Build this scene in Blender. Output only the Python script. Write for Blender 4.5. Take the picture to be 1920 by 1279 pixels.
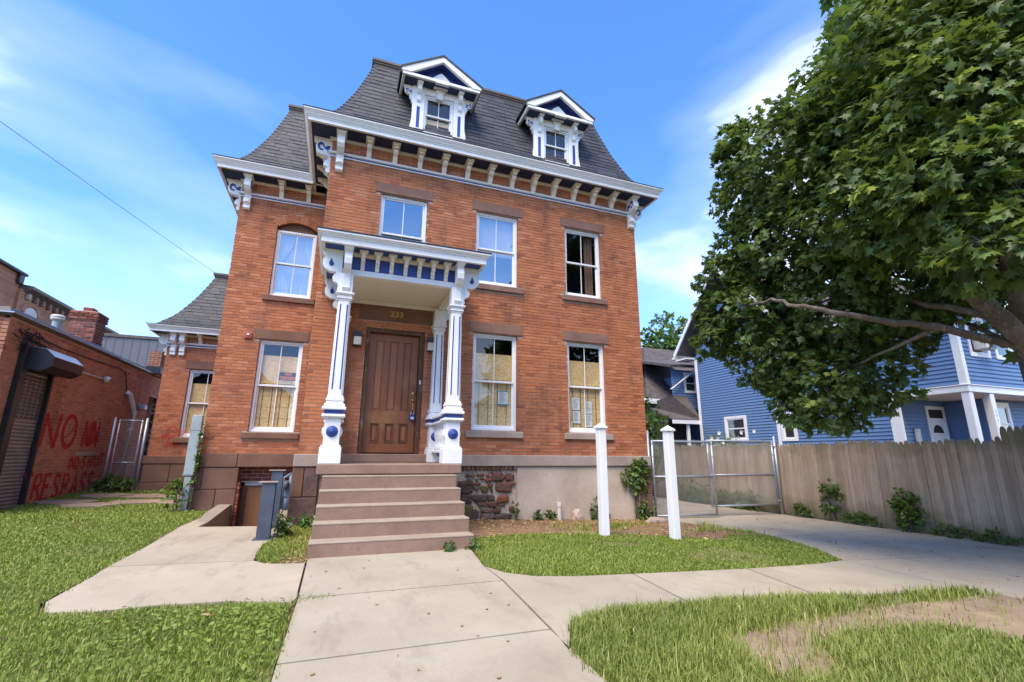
import bpy, bmesh, math, random
import numpy as np
from mathutils import Vector, Matrix
random.seed(7); RNG = np.random.default_rng(11)
R = math.radians
for o in list(bpy.data.objects): bpy.data.objects.remove(o)
SC = bpy.context.scene
COL = SC.collection
# ------------------------------------------------------------------ camera
cam_d = bpy.data.cameras.new('camera'); cam = bpy.data.objects.new('camera', cam_d); COL.objects.link(cam)
CAM = Vector((0.6046, -9.12, 1.1829))
def cam_axes(pit, yaw, rol):
    cy, sy, cp, sp = math.cos(yaw), math.sin(yaw), math.cos(pit), math.sin(pit)
    fw = Vector((sy*cp, cy*cp, sp)); rt = Vector((cy, -sy, 0)); up = rt.cross(fw)
    c, s = math.cos(rol), math.sin(rol)
    return c*rt + s*up, -s*rt + c*up, fw
_r, _u, _f = cam_axes(R(13.6185), R(20.047), R(0.3866))
cam.matrix_world = Matrix(((_r.x, _u.x, -_f.x, CAM.x), (_r.y, _u.y, -_f.y, CAM.y), (_r.z, _u.z, -_f.z, CAM.z), (0, 0, 0, 1)))
cam_d.sensor_width = 36; cam_d.lens = 16.467; cam_d.clip_start = 0.05; cam_d.clip_end = 3000
SC.camera = cam
# ------------------------------------------------------------------ sky and sun
SUN_DIR = Vector((-0.42, -0.46, 1.0)).normalized()       # towards the sun
SUN_EL = math.asin(SUN_DIR.z); SUN_AZ = math.atan2(SUN_DIR.x, SUN_DIR.y)
world = bpy.data.worlds.new('World'); SC.world = world; world.use_nodes = True
wn = world.node_tree.nodes; wl = world.node_tree.links; wn.clear()
w_out = wn.new('ShaderNodeOutputWorld'); w_bg = wn.new('ShaderNodeBackground'); w_bg.inputs[1].default_value = 0.15
sky = wn.new('ShaderNodeTexSky'); sky.sky_type = 'NISHITA'; sky.sun_disc = False
sky.sun_elevation = SUN_EL; sky.sun_rotation = SUN_AZ; sky.air_density = 1.0; sky.altitude = 1800; sky.dust_density = 0.15; sky.ozone_density = 2.0
w_tc = wn.new('ShaderNodeTexCoord'); w_mp = wn.new('ShaderNodeMapping'); w_mp.inputs['Scale'].default_value = (1.0, 1.0, 2.6)
w_mp.inputs['Location'].default_value = (34.28, 0.38, 46.36)
w_no = wn.new('ShaderNodeTexNoise'); w_no.inputs['Scale'].default_value = 1.15; w_no.inputs['Detail'].default_value = 5; w_no.inputs['Roughness'].default_value = 0.52; w_no.inputs['Distortion'].default_value = 0.35
w_rp = wn.new('ShaderNodeValToRGB'); w_rp.color_ramp.elements[0].position = 0.425; w_rp.color_ramp.elements[1].position = 0.86; w_rp.color_ramp.elements[1].color = (.95, .95, .95, 1); _e = w_rp.color_ramp.elements.new(.55); _e.color = (.07, .07, .07, 1)
w_mx = wn.new('ShaderNodeMix'); w_mx.data_type = 'RGBA'; w_mx.inputs[7].default_value = (5.6, 5.45, 5.3, 1)
wl.new(w_tc.outputs['Generated'], w_mp.inputs[0]); wl.new(w_mp.outputs[0], w_no.inputs['Vector']); wl.new(w_no.outputs[0], w_rp.inputs[0])
wl.new(w_rp.outputs[0], w_mx.inputs[0]); w_hs = wn.new('ShaderNodeHueSaturation'); w_hs.inputs['Saturation'].default_value = 1.24; w_hs.inputs['Value'].default_value = 0.80; wl.new(sky.outputs[0], w_hs.inputs['Color']); w_mn = wn.new('ShaderNodeVectorMath'); w_mn.operation = 'MINIMUM'; w_mn.inputs[1].default_value = (5.2, 5.4, 5.8); w_ti = wn.new('ShaderNodeVectorMath'); w_ti.operation = 'MULTIPLY'; w_ti.inputs[1].default_value = (1.06, .95, 1.0); wl.new(w_hs.outputs[0], w_ti.inputs[0]); wl.new(w_ti.outputs[0], w_mn.inputs[0]); wl.new(w_mn.outputs[0], w_mx.inputs[6]); wl.new(w_mx.outputs[2], w_bg.inputs[0]); wl.new(w_bg.outputs[0], w_out.inputs[0])
sun_d = bpy.data.lights.new('sun', 'SUN'); sun_d.energy = 1.5; sun_d.angle = R(36); sun_d.color = (1.0, 0.865, 0.69)
sun = bpy.data.objects.new('sun', sun_d); COL.objects.link(sun); sun.rotation_euler = SUN_DIR.to_track_quat('Z', 'Y').to_euler(); sun.location = (0, -5, 20)
# ------------------------------------------------------------------ exposure
SC.view_settings.view_transform = 'Standard'; SC.view_settings.look = 'None'; SC.view_settings.exposure = 1.95; SC.view_settings.gamma = 1
SC.render.engine = 'CYCLES'; SC.cycles.max_bounces = 8; SC.cycles.transparent_max_bounces = 12; SC.cycles.use_denoising = True
SC.cycles.caustics_reflective = False; SC.cycles.caustics_refractive = False

# ------------------------------------------------------------------ material helpers
class NT:
    def __init__(s, name):
        m = bpy.data.materials.new(name); m.use_nodes = True; s.m = m; s.n = m.node_tree.nodes; s.l = m.node_tree.links; s.n.clear()
        s.out = s.n.new('ShaderNodeOutputMaterial'); s.b = s.n.new('ShaderNodeBsdfPrincipled'); s.l.new(s.b.outputs[0], s.out.inputs[0])
        s.pos = None
    def geo(s, scale=(1, 1, 1), loc=(0, 0, 0)):
        if s.pos is None: s.pos = s.n.new('ShaderNodeNewGeometry')
        mp = s.n.new('ShaderNodeMapping'); mp.inputs['Scale'].default_value = scale; mp.inputs['Location'].default_value = loc
        s.l.new(s.pos.outputs['Position'], mp.inputs[0]); return mp.outputs[0]
    def noise(s, sc, det=4, rough=.55, vec=None, dist=0):
        t = s.n.new('ShaderNodeTexNoise'); t.inputs['Scale'].default_value = sc; t.inputs['Detail'].default_value = det; t.inputs['Roughness'].default_value = rough; t.inputs['Distortion'].default_value = dist
        s.l.new(vec if vec is not None else s.geo(), t.inputs['Vector']); return t.outputs[0]
    def ramp(s, fac, a, b, ca=(0, 0, 0, 1), cb=(1, 1, 1, 1)):
        t = s.n.new('ShaderNodeValToRGB'); e = t.color_ramp.elements; e[0].position = a; e[1].position = b; e[0].color = ca; e[1].color = cb
        s.l.new(fac, t.inputs[0]); return t.outputs[0]
    def mix(s, fac, a, b, mode='MIX'):
        t = s.n.new('ShaderNodeMix'); t.data_type = 'RGBA'; t.blend_type = mode
        for i, v in ((0, fac), (6, a), (7, b)):
            if isinstance(v, bpy.types.NodeSocket): s.l.new(v, t.inputs[i])
            elif i == 0: t.inputs[0].default_value = v
            else: t.inputs[i].default_value = (*v[:3], 1)
        return t.outputs[2]
    def math(s, op, a, b=0.0):
        t = s.n.new('ShaderNodeMath'); t.operation = op
        for i, v in ((0, a), (1, b)):
            if isinstance(v, bpy.types.NodeSocket): s.l.new(v, t.inputs[i])
            else: t.inputs[i].default_value = v
        return t.outputs[0]
    def attr(s, name):
        t = s.n.new('ShaderNodeAttribute'); t.attribute_name = name; return t.outputs['Fac']
    def orand(s):
        return s.n.new('ShaderNodeObjectInfo').outputs['Random']
    def sep(s, v):
        t = s.n.new('ShaderNodeSeparateXYZ'); s.l.new(v, t.inputs[0]); return t.outputs
    def bump(s, h, strength=.3, dist=.01):
        t = s.n.new('ShaderNodeBump'); t.inputs['Strength'].default_value = strength; t.inputs['Distance'].default_value = dist
        s.l.new(h, t.inputs['Height']); s.l.new(t.outputs[0], s.b.inputs['Normal'])
    def col(s, v):
        if isinstance(v, bpy.types.NodeSocket): s.l.new(v, s.b.inputs['Base Color'])
        else: s.b.inputs['Base Color'].default_value = (*v[:3], 1)
    def rough(s, v, spec=.5, metal=0):
        s.b.inputs['Roughness'].default_value = v; s.b.inputs['Specular IOR Level'].default_value = spec; s.b.inputs['Metallic'].default_value = metal
MATS = {}
def simple(name, c, c2=None, rough=.7, spec=.4, metal=0, nsc=6, bump=.15, bsc=60, bd=.004, grain=.0):
    t = NT(name); c2 = c2 or tuple(v*.8 for v in c)
    k = t.mix(t.ramp(t.noise(nsc, 5), .35, .68), c, c2)
    if grain: k = t.mix(t.math('MULTIPLY', t.ramp(t.noise(nsc*9, 4, .7), .5, .75), grain), k, tuple(v*.45 for v in c))
    t.col(k); t.rough(rough, spec, metal)
    if bump: t.bump(t.noise(bsc, 5, .6), bump, bd)
    MATS[name] = t.m; return t.m

def brick_mat(name, base, dark, light, stain=(.05, .035, .03), stain_amt=.75):
    t = NT(name); v = t.attr('var')
    k = t.mix(t.ramp(v, .05, .5), dark, base); k = t.mix(t.ramp(v, .6, 1.0), k, light)
    k = t.mix(t.math('MULTIPLY', t.ramp(t.noise(.9, 4, .6), .50, .78), .5), k, dark)
    k = t.mix(t.math('MULTIPLY', t.ramp(t.noise(.6, 5, .65, t.geo((1, 1, .35), (4, 1, 2))), .585, .76), stain_amt), k, stain)
    k = t.mix(t.math('MULTIPLY', t.ramp(t.noise(1.7, 6, .7, t.geo((1, 1, 1), (9, 3, 5))), .60, .80), .30), k, (.55, .40, .32))
    k = t.mix(t.math('MULTIPLY', t.ramp(t.noise(38, 4, .7), .48, .75), .38), k, tuple(c*.5 for c in base))
    k = t.mix(t.math('MULTIPLY', t.ramp(t.noise(1.5, 6, .68, t.geo((2.2, 2.2, .38), (2, 7, 1))), .54, .72), .55), k, (.11, .058, .038))
    t.col(k); t.rough(.86, .25); t.bump(t.noise(90, 5, .7), .5, .006); MATS[name] = t.m; return t.m
brick_mat('brick_red', (.47, .165, .072), (.29, .094, .047), (.56, .24, .125))
brick_mat('brick_brown', (.46, .205, .125), (.30, .13, .082), (.56, .30, .20), stain_amt=.4)
brick_mat('brick_chimney', (.24, .07, .045), (.13, .04, .03), (.33, .12, .08))
simple('mortar_pink', (.55, .42, .33), (.42, .30, .23), rough=.95, nsc=3, bsc=120, bump=.4, grain=.3)
simple('mortar_light', (.60, .52, .44), (.46, .37, .31), rough=.95, nsc=3, bsc=120, bump=.4, grain=.3)

def brick_plain(name, base, mort, rot=False):
    t = NT(name); v = t.geo((1, 1, 1)); sp = t.sep(v)
    cb = t.n.new('ShaderNodeCombineXYZ'); t.l.new(sp[1] if rot else sp[0], cb.inputs[0]); t.l.new(sp[2], cb.inputs[1])
    b = t.n.new('ShaderNodeTexBrick'); b.inputs['Scale'].default_value = 1; b.inputs['Mortar Size'].default_value = .006; b.inputs['Brick Width'].default_value = .215; b.inputs['Row Height'].default_value = .068; b.inputs['Bias'].default_value = -.1
    b.inputs['Color1'].default_value = (*base, 1); b.inputs['Color2'].default_value = (*[c*.6 for c in base], 1); b.inputs['Mortar'].default_value = (*mort, 1)
    t.l.new(cb.outputs[0], b.inputs['Vector']); k = t.mix(t.math('MULTIPLY', t.ramp(t.noise(1.2), .5, .8), .4), b.outputs[0], (.08, .05, .04)); t.col(k); t.rough(.9, .2)
    t.bump(t.math('SUBTRACT', 1.0, b.outputs['Fac']), .5, .008); MATS[name] = t.m
brick_plain('brick_side', (.40, .11, .045), (.41, .285, .215), True)
brick_plain('brick_side_x', (.30, .11, .06), (.47, .385, .315))
brick_plain('brick_far', (.42, .155, .075), (.5, .40, .32), True)
brick_plain('brick_far_x', (.45, .17, .08), (.5, .40, .32))

def paint(name, c, dirt=.25, rough=.5):
    t = NT(name); k = t.mix(t.math('MULTIPLY', t.ramp(t.noise(2.2, 6, .65), .48, .8), dirt), c, tuple(v*.62 for v in (c[0], c[1]*.97, c[2]*.90)))
    k = t.mix(t.math('MULTIPLY', t.ramp(t.noise(14, 5, .7), .60, .8), dirt*.7), k, tuple(v*.5 for v in c))
    k = t.mix(t.math('MULTIPLY', t.ramp(t.noise(3.0, 6, .7, t.geo((5, 5, .7), (1, 2, 3))), .56, .76), dirt*1.1), k, tuple(v*q for v, q in zip(c, (.55, .50, .42))))
    t.col(k); t.rough(rough, .35); t.bump(t.noise(45, 4), .18, .004); MATS[name] = t.m
paint('white_paint', (.80, .80, .785)); paint('cream_paint', (.76, .71, .60)); paint('white_vinyl', (.82, .83, .85), .06, .35)
paint('blue_paint', (.030, .062, .255), .25, .45); paint('navy_paint', (.016, .026, .085), .2, .5)
paint('window_white', (.78, .79, .80), .12, .4)
paint('vinyl_post', (.84, .845, .85), .16, .4)
simple('brownstone', (.21, .115, .078), (.15, .078, .052), rough=.9, nsc=2.5, bump=.35, bsc=40, bd=.008, grain=.5)
simple('brownstone_trim', (.25, .145, .105), (.19, .10, .072), rough=.88, nsc=3, bump=.3, bsc=50, bd=.006, grain=.35)
simple('stone_grey', (.40, .325, .275), (.31, .24, .20), rough=.9, nsc=2.2, bump=.25, bsc=60, bd=.004, grain=.35)
simple('granite_red', (.20, .115, .095), (.085, .055, .05), rough=.9, nsc=9, bump=.7, bsc=30, bd=.02, grain=.6)
simple('plaster', (.56, .46, .37), (.43, .34, .265), rough=.93, nsc=1.6, bump=.35, bsc=35, bd=.006, grain=.35)
simple('rubble_mortar', (.55, .47, .37), (.40, .33, .25), rough=.95, nsc=7, bump=.9, bsc=22, bd=.03, grain=.5)
for i, c in enumerate([(.17, .085, .06), (.125, .085, .075), (.26, .10, .055), (.21, .14, .10), (.16, .13, .04)]):
    simple('rubble_stone_%d' % i, c, tuple(v*.6 for v in c), rough=.92, nsc=8, bump=.7, bsc=25, bd=.02, grain=.5)
simple('step_face', (.30, .198, .148), (.235, .148, .108), rough=.9, nsc=2.6, bump=.3, bsc=55, bd=.005, grain=.45)
simple('step_tread', (.38, .305, .225), (.30, .235, .17), rough=.92, nsc=3, bump=.3, bsc=55, bd=.004, grain=.4)
simple('slate', (.022, .022, .025), (.016, .016, .019), rough=.62, spec=.45, nsc=3, bump=.35, bsc=40, bd=.005)
def slate_mat():
    t = NT('slate_piece'); v = t.attr('var'); k = t.mix(v, (.027, .029, .037), (.058, .060, .070))
    k = t.mix(t.math('MULTIPLY', t.ramp(t.noise(30, 5, .7), .5, .75), .5), k, (.028, .028, .032))
    t.col(k); t.rough(.6, .45); t.bump(t.noise(60, 5, .7, t.geo((1, 1, .25))), .35, .004); MATS['slate_piece'] = t.m
slate_mat()
simple('flashing', (.045, .043, .042), (.03, .028, .027), rough=.5, bump=.05)
simple('ridge_metal', (.13, .105, .085), (.09, .075, .062), rough=.55, bump=.1)
def glass_mat(name='window_glass', base=.10):
    m = bpy.data.materials.new(name); m.use_nodes = True; n = m.node_tree.nodes; l = m.node_tree.links; n.clear()
    o = n.new('ShaderNodeOutputMaterial'); mx = n.new('ShaderNodeMixShader'); tr = n.new('ShaderNodeBsdfTransparent'); gl = n.new('ShaderNodeBsdfGlossy')
    tr.inputs[0].default_value = (.97, .98, .98, 1); gl.inputs['Roughness'].default_value = .0; gl.inputs[0].default_value = (.95, .97, 1, 1)
    lw = n.new('ShaderNodeLayerWeight'); lw.inputs[0].default_value = .5; fr = n.new('ShaderNodeMath'); fr.operation = 'POWER'; fr.inputs[1].default_value = 3.0; l.new(lw.outputs['Facing'], fr.inputs[0]); ma = n.new('ShaderNodeMath'); ma.operation = 'MULTIPLY_ADD'; ma.inputs[1].default_value = .75; ma.inputs[2].default_value = base
    g = n.new('ShaderNodeNewGeometry'); no = n.new('ShaderNodeTexNoise'); no.inputs['Scale'].default_value = 2.2; bp = n.new('ShaderNodeBump'); bp.inputs['Strength'].default_value = .05; bp.inputs['Distance'].default_value = .02
    l.new(g.outputs['Position'], no.inputs['Vector']); l.new(no.outputs[0], bp.inputs['Height']); l.new(bp.outputs[0], gl.inputs['Normal'])
    l.new(fr.outputs[0], ma.inputs[0]); l.new(ma.outputs[0], mx.inputs[0]); l.new(tr.outputs[0], mx.inputs[1]); l.new(gl.outputs[0], mx.inputs[2]); l.new(mx.outputs[0], o.inputs[0]); MATS[name] = m
glass_mat(base=.07); glass_mat('window_glass_boosted', .34)  # second glass: mirror share raised to brighten the sky reflection in upper panes
simple('dark_room', (.035, .033, .032), rough=.9, bump=0)
simple('glare_grey', (.40, .40, .40), (.34, .34, .35), rough=.9, nsc=2, bump=0)  # grey of the sheet added to make the wing window look paler
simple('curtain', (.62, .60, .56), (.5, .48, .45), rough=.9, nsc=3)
def osb_mat():
    t = NT('plywood'); vo = t.n.new('ShaderNodeTexVoronoi'); vo.inputs['Scale'].default_value = 26; t.l.new(t.geo((1, 1, 1.6)), vo.inputs['Vector'])
    sp = t.n.new('ShaderNodeSeparateColor'); t.l.new(vo.outputs['Color'], sp.inputs[0])
    k = t.mix(sp.outputs[0], (.62, .41, .17), (.80, .60, .32)); k = t.mix(t.math('MULTIPLY', t.ramp(t.noise(3, 5), .45, .7), .5), k, (.55, .36, .15))
    t.col(k); t.rough(.8, .2); t.bump(sp.outputs[1], .2, .002); MATS['plywood'] = t.m
osb_mat()
def wood_mat(name, a, b, c, sc=(14, 14, 1.2), rough=.5, knots=True):
    t = NT(name); k = t.mix(t.ramp(t.noise(2.2, 6, .6, t.geo(sc), 1.2), .3, .7), a, b)
    k = t.mix(t.math('MULTIPLY', t.ramp(t.noise(9, 5, .7, t.geo((sc[0], sc[1], sc[2]*.5))), .5, .7), .6), k, c)
    if knots:
        vo = t.n.new('ShaderNodeTexVoronoi'); vo.inputs['Scale'].default_value = 3.2; t.l.new(t.geo((1, 1.6, .62)), vo.inputs['Vector'])
        k = t.mix(t.math('MULTIPLY', t.ramp(vo.outputs['Distance'], .025, .07, (1, 1, 1, 1), (0, 0, 0, 1)), .75), k, tuple(v*.35 for v in c))
    v = t.orand(); k = t.mix(t.math('MULTIPLY', v, .62), k, c)
    return t, k
t, k = wood_mat('door_wood', (.54, .20, .06), (.33, .11, .033), (.15, .048, .017), knots=False)
k = t.mix(t.math('MULTIPLY', t.ramp(t.noise(1.4, 4, .6), .5, .75), .5), k, (.56, .27, .095)); t.col(k); t.rough(.42, .5); t.bump(t.noise(8, 5, .6, t.geo((14, 14, 1))), .15, .003); MATS['door_wood'] = t.m
t, k = wood_mat('door_frame_wood', (.20, .10, .05), (.12, .055, .028), (.06, .03, .018), knots=False)
k = t.mix(t.math('MULTIPLY', t.ramp(t.noise(2.0, 5, .7, t.geo((3, 3, 1))), .55, .7), .8), k, (.36, .31, .26)); t.col(k); t.rough(.65, .3); MATS['door_frame_wood'] = t.m
t, k = wood_mat('basement_door', (.36, .17, .06), (.27, .12, .045), (.2, .085, .035), sc=(3, 3, 1), knots=False); t.col(k); t.rough(.45, .5); MATS['basement_door'] = t.m
t, k = wood_mat('fence_wood', (.56, .445, .335), (.41, .31, .225), (.23, .165, .115), sc=(9, 9, .8))
k = t.mix(t.math('MULTIPLY', t.ramp(t.noise(1.1, 3), .45, .7), .35), k, (.52, .43, .35))
zz = t.sep(t.geo())[2]
moss = t.math('MULTIPLY', t.ramp(t.math('ADD', zz, t.math('MULTIPLY', t.noise(2.5, 4), .75)), .22, .62, (1, 1, 1, 1), (0, 0, 0, 1)), .72)
k = t.mix(moss, k, (.075, .085, .03)); mt = t.math('MULTIPLY', t.ramp(t.math('ADD', t.math('MULTIPLY', zz, .5), t.math('MULTIPLY', t.noise(3, 4), .5)), .86, 1.05), .55); k = t.mix(mt, k, (.13, .14, .07))
t.col(k); t.rough(.92, .15); t.bump(t.noise(7, 6, .7, t.geo((12, 12, .8))), .5, .006); MATS['fence_wood'] = t.m
def concrete(name, a, b, c, crack=False):
    t = NT(name); k = t.mix(t.ramp(t.noise(1.3, 6, .6), .35, .7), a, b)
    k = t.mix(t.math('MULTIPLY', t.ramp(t.noise(.55, 5, .7, t.geo((1, 1, 1), (7, 2, 0))), .5, .78), .6), k, c)
    k = t.mix(t.math('MULTIPLY', t.ramp(t.noise(70, 3, .6), .5, .72), .33), k, tuple(v*.55 for v in a))
    k = t.mix(t.math('MULTIPLY', t.ramp(t.noise(6.5, 5, .75, t.geo((1, 1, 1), (1, 5, 3))), .66, .76), .5), k, tuple(v*.45 for v in c))
    k = t.mix(t.math('MULTIPLY', t.orand(), .22), k, tuple(v*.7 for v in a))
    if crack:
        wv = t.n.new('ShaderNodeVectorMath'); wv.operation = 'ADD'; nz_ = t.n.new('ShaderNodeTexNoise'); nz_.inputs['Scale'].default_value = 2.3; nz_.inputs['Detail'].default_value = 6; t.l.new(t.geo(), nz_.inputs['Vector'])
        sv = t.n.new('ShaderNodeVectorMath'); sv.operation = 'SCALE'; sv.inputs['Scale'].default_value = .55; t.l.new(nz_.outputs['Color'], sv.inputs[0]); t.l.new(t.geo((1, 1, 0)), wv.inputs[0]); t.l.new(sv.outputs[0], wv.inputs[1])
        vo = t.n.new('ShaderNodeTexVoronoi'); vo.feature = 'DISTANCE_TO_EDGE'; vo.inputs['Scale'].default_value = .42; t.l.new(wv.outputs[0], vo.inputs['Vector'])
        cr = t.math('MULTIPLY', t.ramp(vo.outputs['Distance'], .0008, .0042, (1, 1, 1, 1), (0, 0, 0, 1)), t.ramp(t.noise(.8, 3, .5, t.geo((1, 1, 1), (3, 3, 3))), .52, .60)); k = t.mix(t.math('MULTIPLY', cr, .75), k, tuple(v*.3 for v in c))
    k = t.mix(t.math('MULTIPLY', t.ramp(t.noise(2.8, 6, .72, t.geo((1, .35, 1), (5, 1, 0))), .53, .70), .62), k, c)
    t.col(k); t.rough(.9, .25); t.bump(t.noise(110, 4, .7), .35, .003); MATS[name] = t.m
concrete('concrete', (.44, .385, .285), (.365, .31, .225), (.25, .205, .145))
concrete('concrete_drive', (.47, .40, .295), (.38, .32, .23), (.24, .195, .14))
concrete('concrete_old', (.33, .275, .215), (.26, .21, .165), (.16, .125, .10))
simple('flagstone', (.36, .26, .19), (.25, .175, .125), rough=.92, nsc=3, bump=.4, bsc=25, bd=.01, grain=.4)
simple('soil', (.24, .16, .10), (.15, .10, .062), rough=.97, nsc=5, bump=.8, bsc=35, bd=.02, grain=.5)
simple('dirt', (.35, .255, .165), (.25, .175, .11), rough=.97, nsc=3, bump=.7, bsc=40, bd=.015, grain=.4)
simple('mulch', (.30, .185, .105), (.16, .095, .055), rough=.97, nsc=9, bump=.8, bsc=50, bd=.02, grain=.5)
simple('turf', (.16, .175, .045), (.22, .165, .085), rough=.97, nsc=5, bump=.8, bsc=60, bd=.02)
simple('galvanised', (.42, .45, .49), (.34, .37, .41), rough=.42, spec=.5, metal=.55, nsc=9, bump=.05)
simple('wire_metal', (.36, .37, .38), (.27, .26, .25), rough=.5, metal=.4, bump=0)
simple('steel_blue', (.085, .105, .145), (.055, .065, .09), rough=.5, spec=.4, nsc=4, bump=.1, grain=.3)
simple('meter_grey', (.17, .24, .32), (.12, .17, .24), rough=.5, bump=.05)
simple('shutter_metal', (.33, .33, .34), (.24, .24, .25), rough=.42, metal=.5, nsc=5, bump=.06)
simple('black_metal', (.018, .018, .02), (.012, .012, .013), rough=.38, spec=.5, bump=.03)
simple('coping_metal', (.075, .07, .066), (.05, .047, .045), rough=.5, bump=.06)
simple('silver_edge', (.52, .52, .52), rough=.35, metal=.6, bump=0)
simple('grey_cladding', (.15, .155, .175), (.13, .135, .155), rough=.6, bump=.03)
simple('pvc_white', (.74, .73, .70), (.55, .52, .48), rough=.5, nsc=5, bump=.05)
simple('cable_black', (.02, .02, .02), rough=.6, bump=0)
simple('red_pipe_paint', (.42, .02, .03), (.3, .015, .02), rough=.6)
simple('brass', (.80, .55, .18), (.7, .45, .12), rough=.22, metal=1, bump=0)
simple('gold_paint', (.62, .42, .13), rough=.4, bump=0)
simple('lamp_glass', (.70, .66, .55), (.6, .56, .45), rough=.4, bump=0)
simple('alarm_red', (.42, .10, .06), rough=.5, bump=0)
simple('paper', (.72, .74, .74), (.66, .68, .68), rough=.8, bump=0)
simple('ink', (.12, .12, .14), rough=.8, bump=0)
simple('tape_blue', (.05, .33, .42), rough=.7, bump=0)
simple('sign_black', (.02, .018, .018), rough=.5, bump=0); simple('sign_orange', (.75, .15, .03), rough=.5, bump=0); simple('sign_cream', (.62, .52, .33), rough=.6, bump=0)
simple('conduit', (.36, .42, .42), (.28, .33, .33), rough=.5, nsc=4, bump=.08)
simple('asphalt_shingle', (.125, .11, .108), (.075, .066, .066), rough=.93, nsc=4, bump=.6, bsc=25, bd=.01, grain=.5)
def siding_mat(name, c):
    t = NT(name); k = t.mix(t.math('MULTIPLY', t.orand(), .18), c, tuple(v*.75 for v in c)); k = t.mix(t.math('MULTIPLY', t.ramp(t.noise(1.4, 5), .5, .8), .25), k, tuple(v*.7 for v in c)); t.col(k); t.rough(.5, .35); MATS[name] = t.m
siding_mat('siding_blue', (.125, .225, .42))
def leaf_mat(name, a, b, c, trans=.32, yellow=None, gl=.35):
    t = NT(name); v = t.attr('var'); k = t.mix(v, a, b); k = t.mix(t.ramp(v, .86, 1.0), k, c)
    t.col(k); t.rough(gl, .5)
    tl = t.n.new('ShaderNodeBsdfTranslucent'); t.l.new(t.mix(.5, k, (.16, .24, .02)), tl.inputs[0]); mx = t.n.new('ShaderNodeMixShader'); mx.inputs[0].default_value = trans
    t.l.new(t.b.outputs[0], mx.inputs[1]); t.l.new(tl.outputs[0], mx.inputs[2]); t.l.new(mx.outputs[0], t.out.inputs[0]); MATS[name] = t.m
leaf_mat('maple_leaf', (.068, .120, .032), (.170, .255, .050), (.36, .42, .06), trans=.42, gl=.45)
leaf_mat('light_leaf', (.08, .15, .025), (.15, .24, .04), (.26, .30, .06))
leaf_mat('weed_leaf', (.065, .135, .025), (.125, .21, .035), (.22, .27, .055))
leaf_mat('grass_blade', (.155, .235, .028), (.34, .40, .06), (.60, .52, .21), trans=.3, gl=.5)
leaf_mat('verge_blade', (.165, .225, .034), (.35, .385, .075), (.64, .56, .26), trans=.3, gl=.5)
leaf_mat('dead_leaf', (.30, .17, .06), (.45, .30, .12), (.55, .42, .2), trans=.1, gl=.7)
simple('petal', (.80, .78, .76), (.7, .66, .66), rough=.6, bump=0)
def bark():
    t = NT('bark'); k = t.mix(t.ramp(t.noise(7, 6, .7, t.geo((1, 1, .5))), .35, .68), (.10, .078, .058), (.20, .17, .135)); k = t.mix(t.math('MULTIPLY', t.ramp(t.noise(16, 4), .56, .68), .7), k, (.30, .29, .25))
    t.col(k); t.rough(.93, .2); t.bump(t.noise(22, 6, .7, t.geo((1, 1, .35))), .9, .02); MATS['bark'] = t.m
bark()
def graffiti_mat():
    t = NT('red_spray'); t.col((.50, .03, .032)); t.rough(.8, .2)
    tr = t.n.new('ShaderNodeBsdfTransparent'); mx = t.n.new('ShaderNodeMixShader'); f = t.math('MULTIPLY', t.ramp(t.noise(26, 5, .75),   .36, .56), .78); t.l.new(f, mx.inputs[0])
    t.l.new(tr.outputs[0], mx.inputs[1]); t.l.new(t.b.outputs[0], mx.inputs[2]); t.l.new(mx.outputs[0], t.out.inputs[0]); MATS['red_spray'] = t.m
graffiti_mat()
m_ = MATS['red_spray'].copy(); MATS['red_spray_faded'] = m_
for n_ in m_.node_tree.nodes:
    if n_.type == 'MATH': n_.inputs[1].default_value = .34
simple('asphalt', (.05, .05, .052), (.04, .04, .042), rough=.95, nsc=2, bump=.4, bsc=80)

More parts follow.
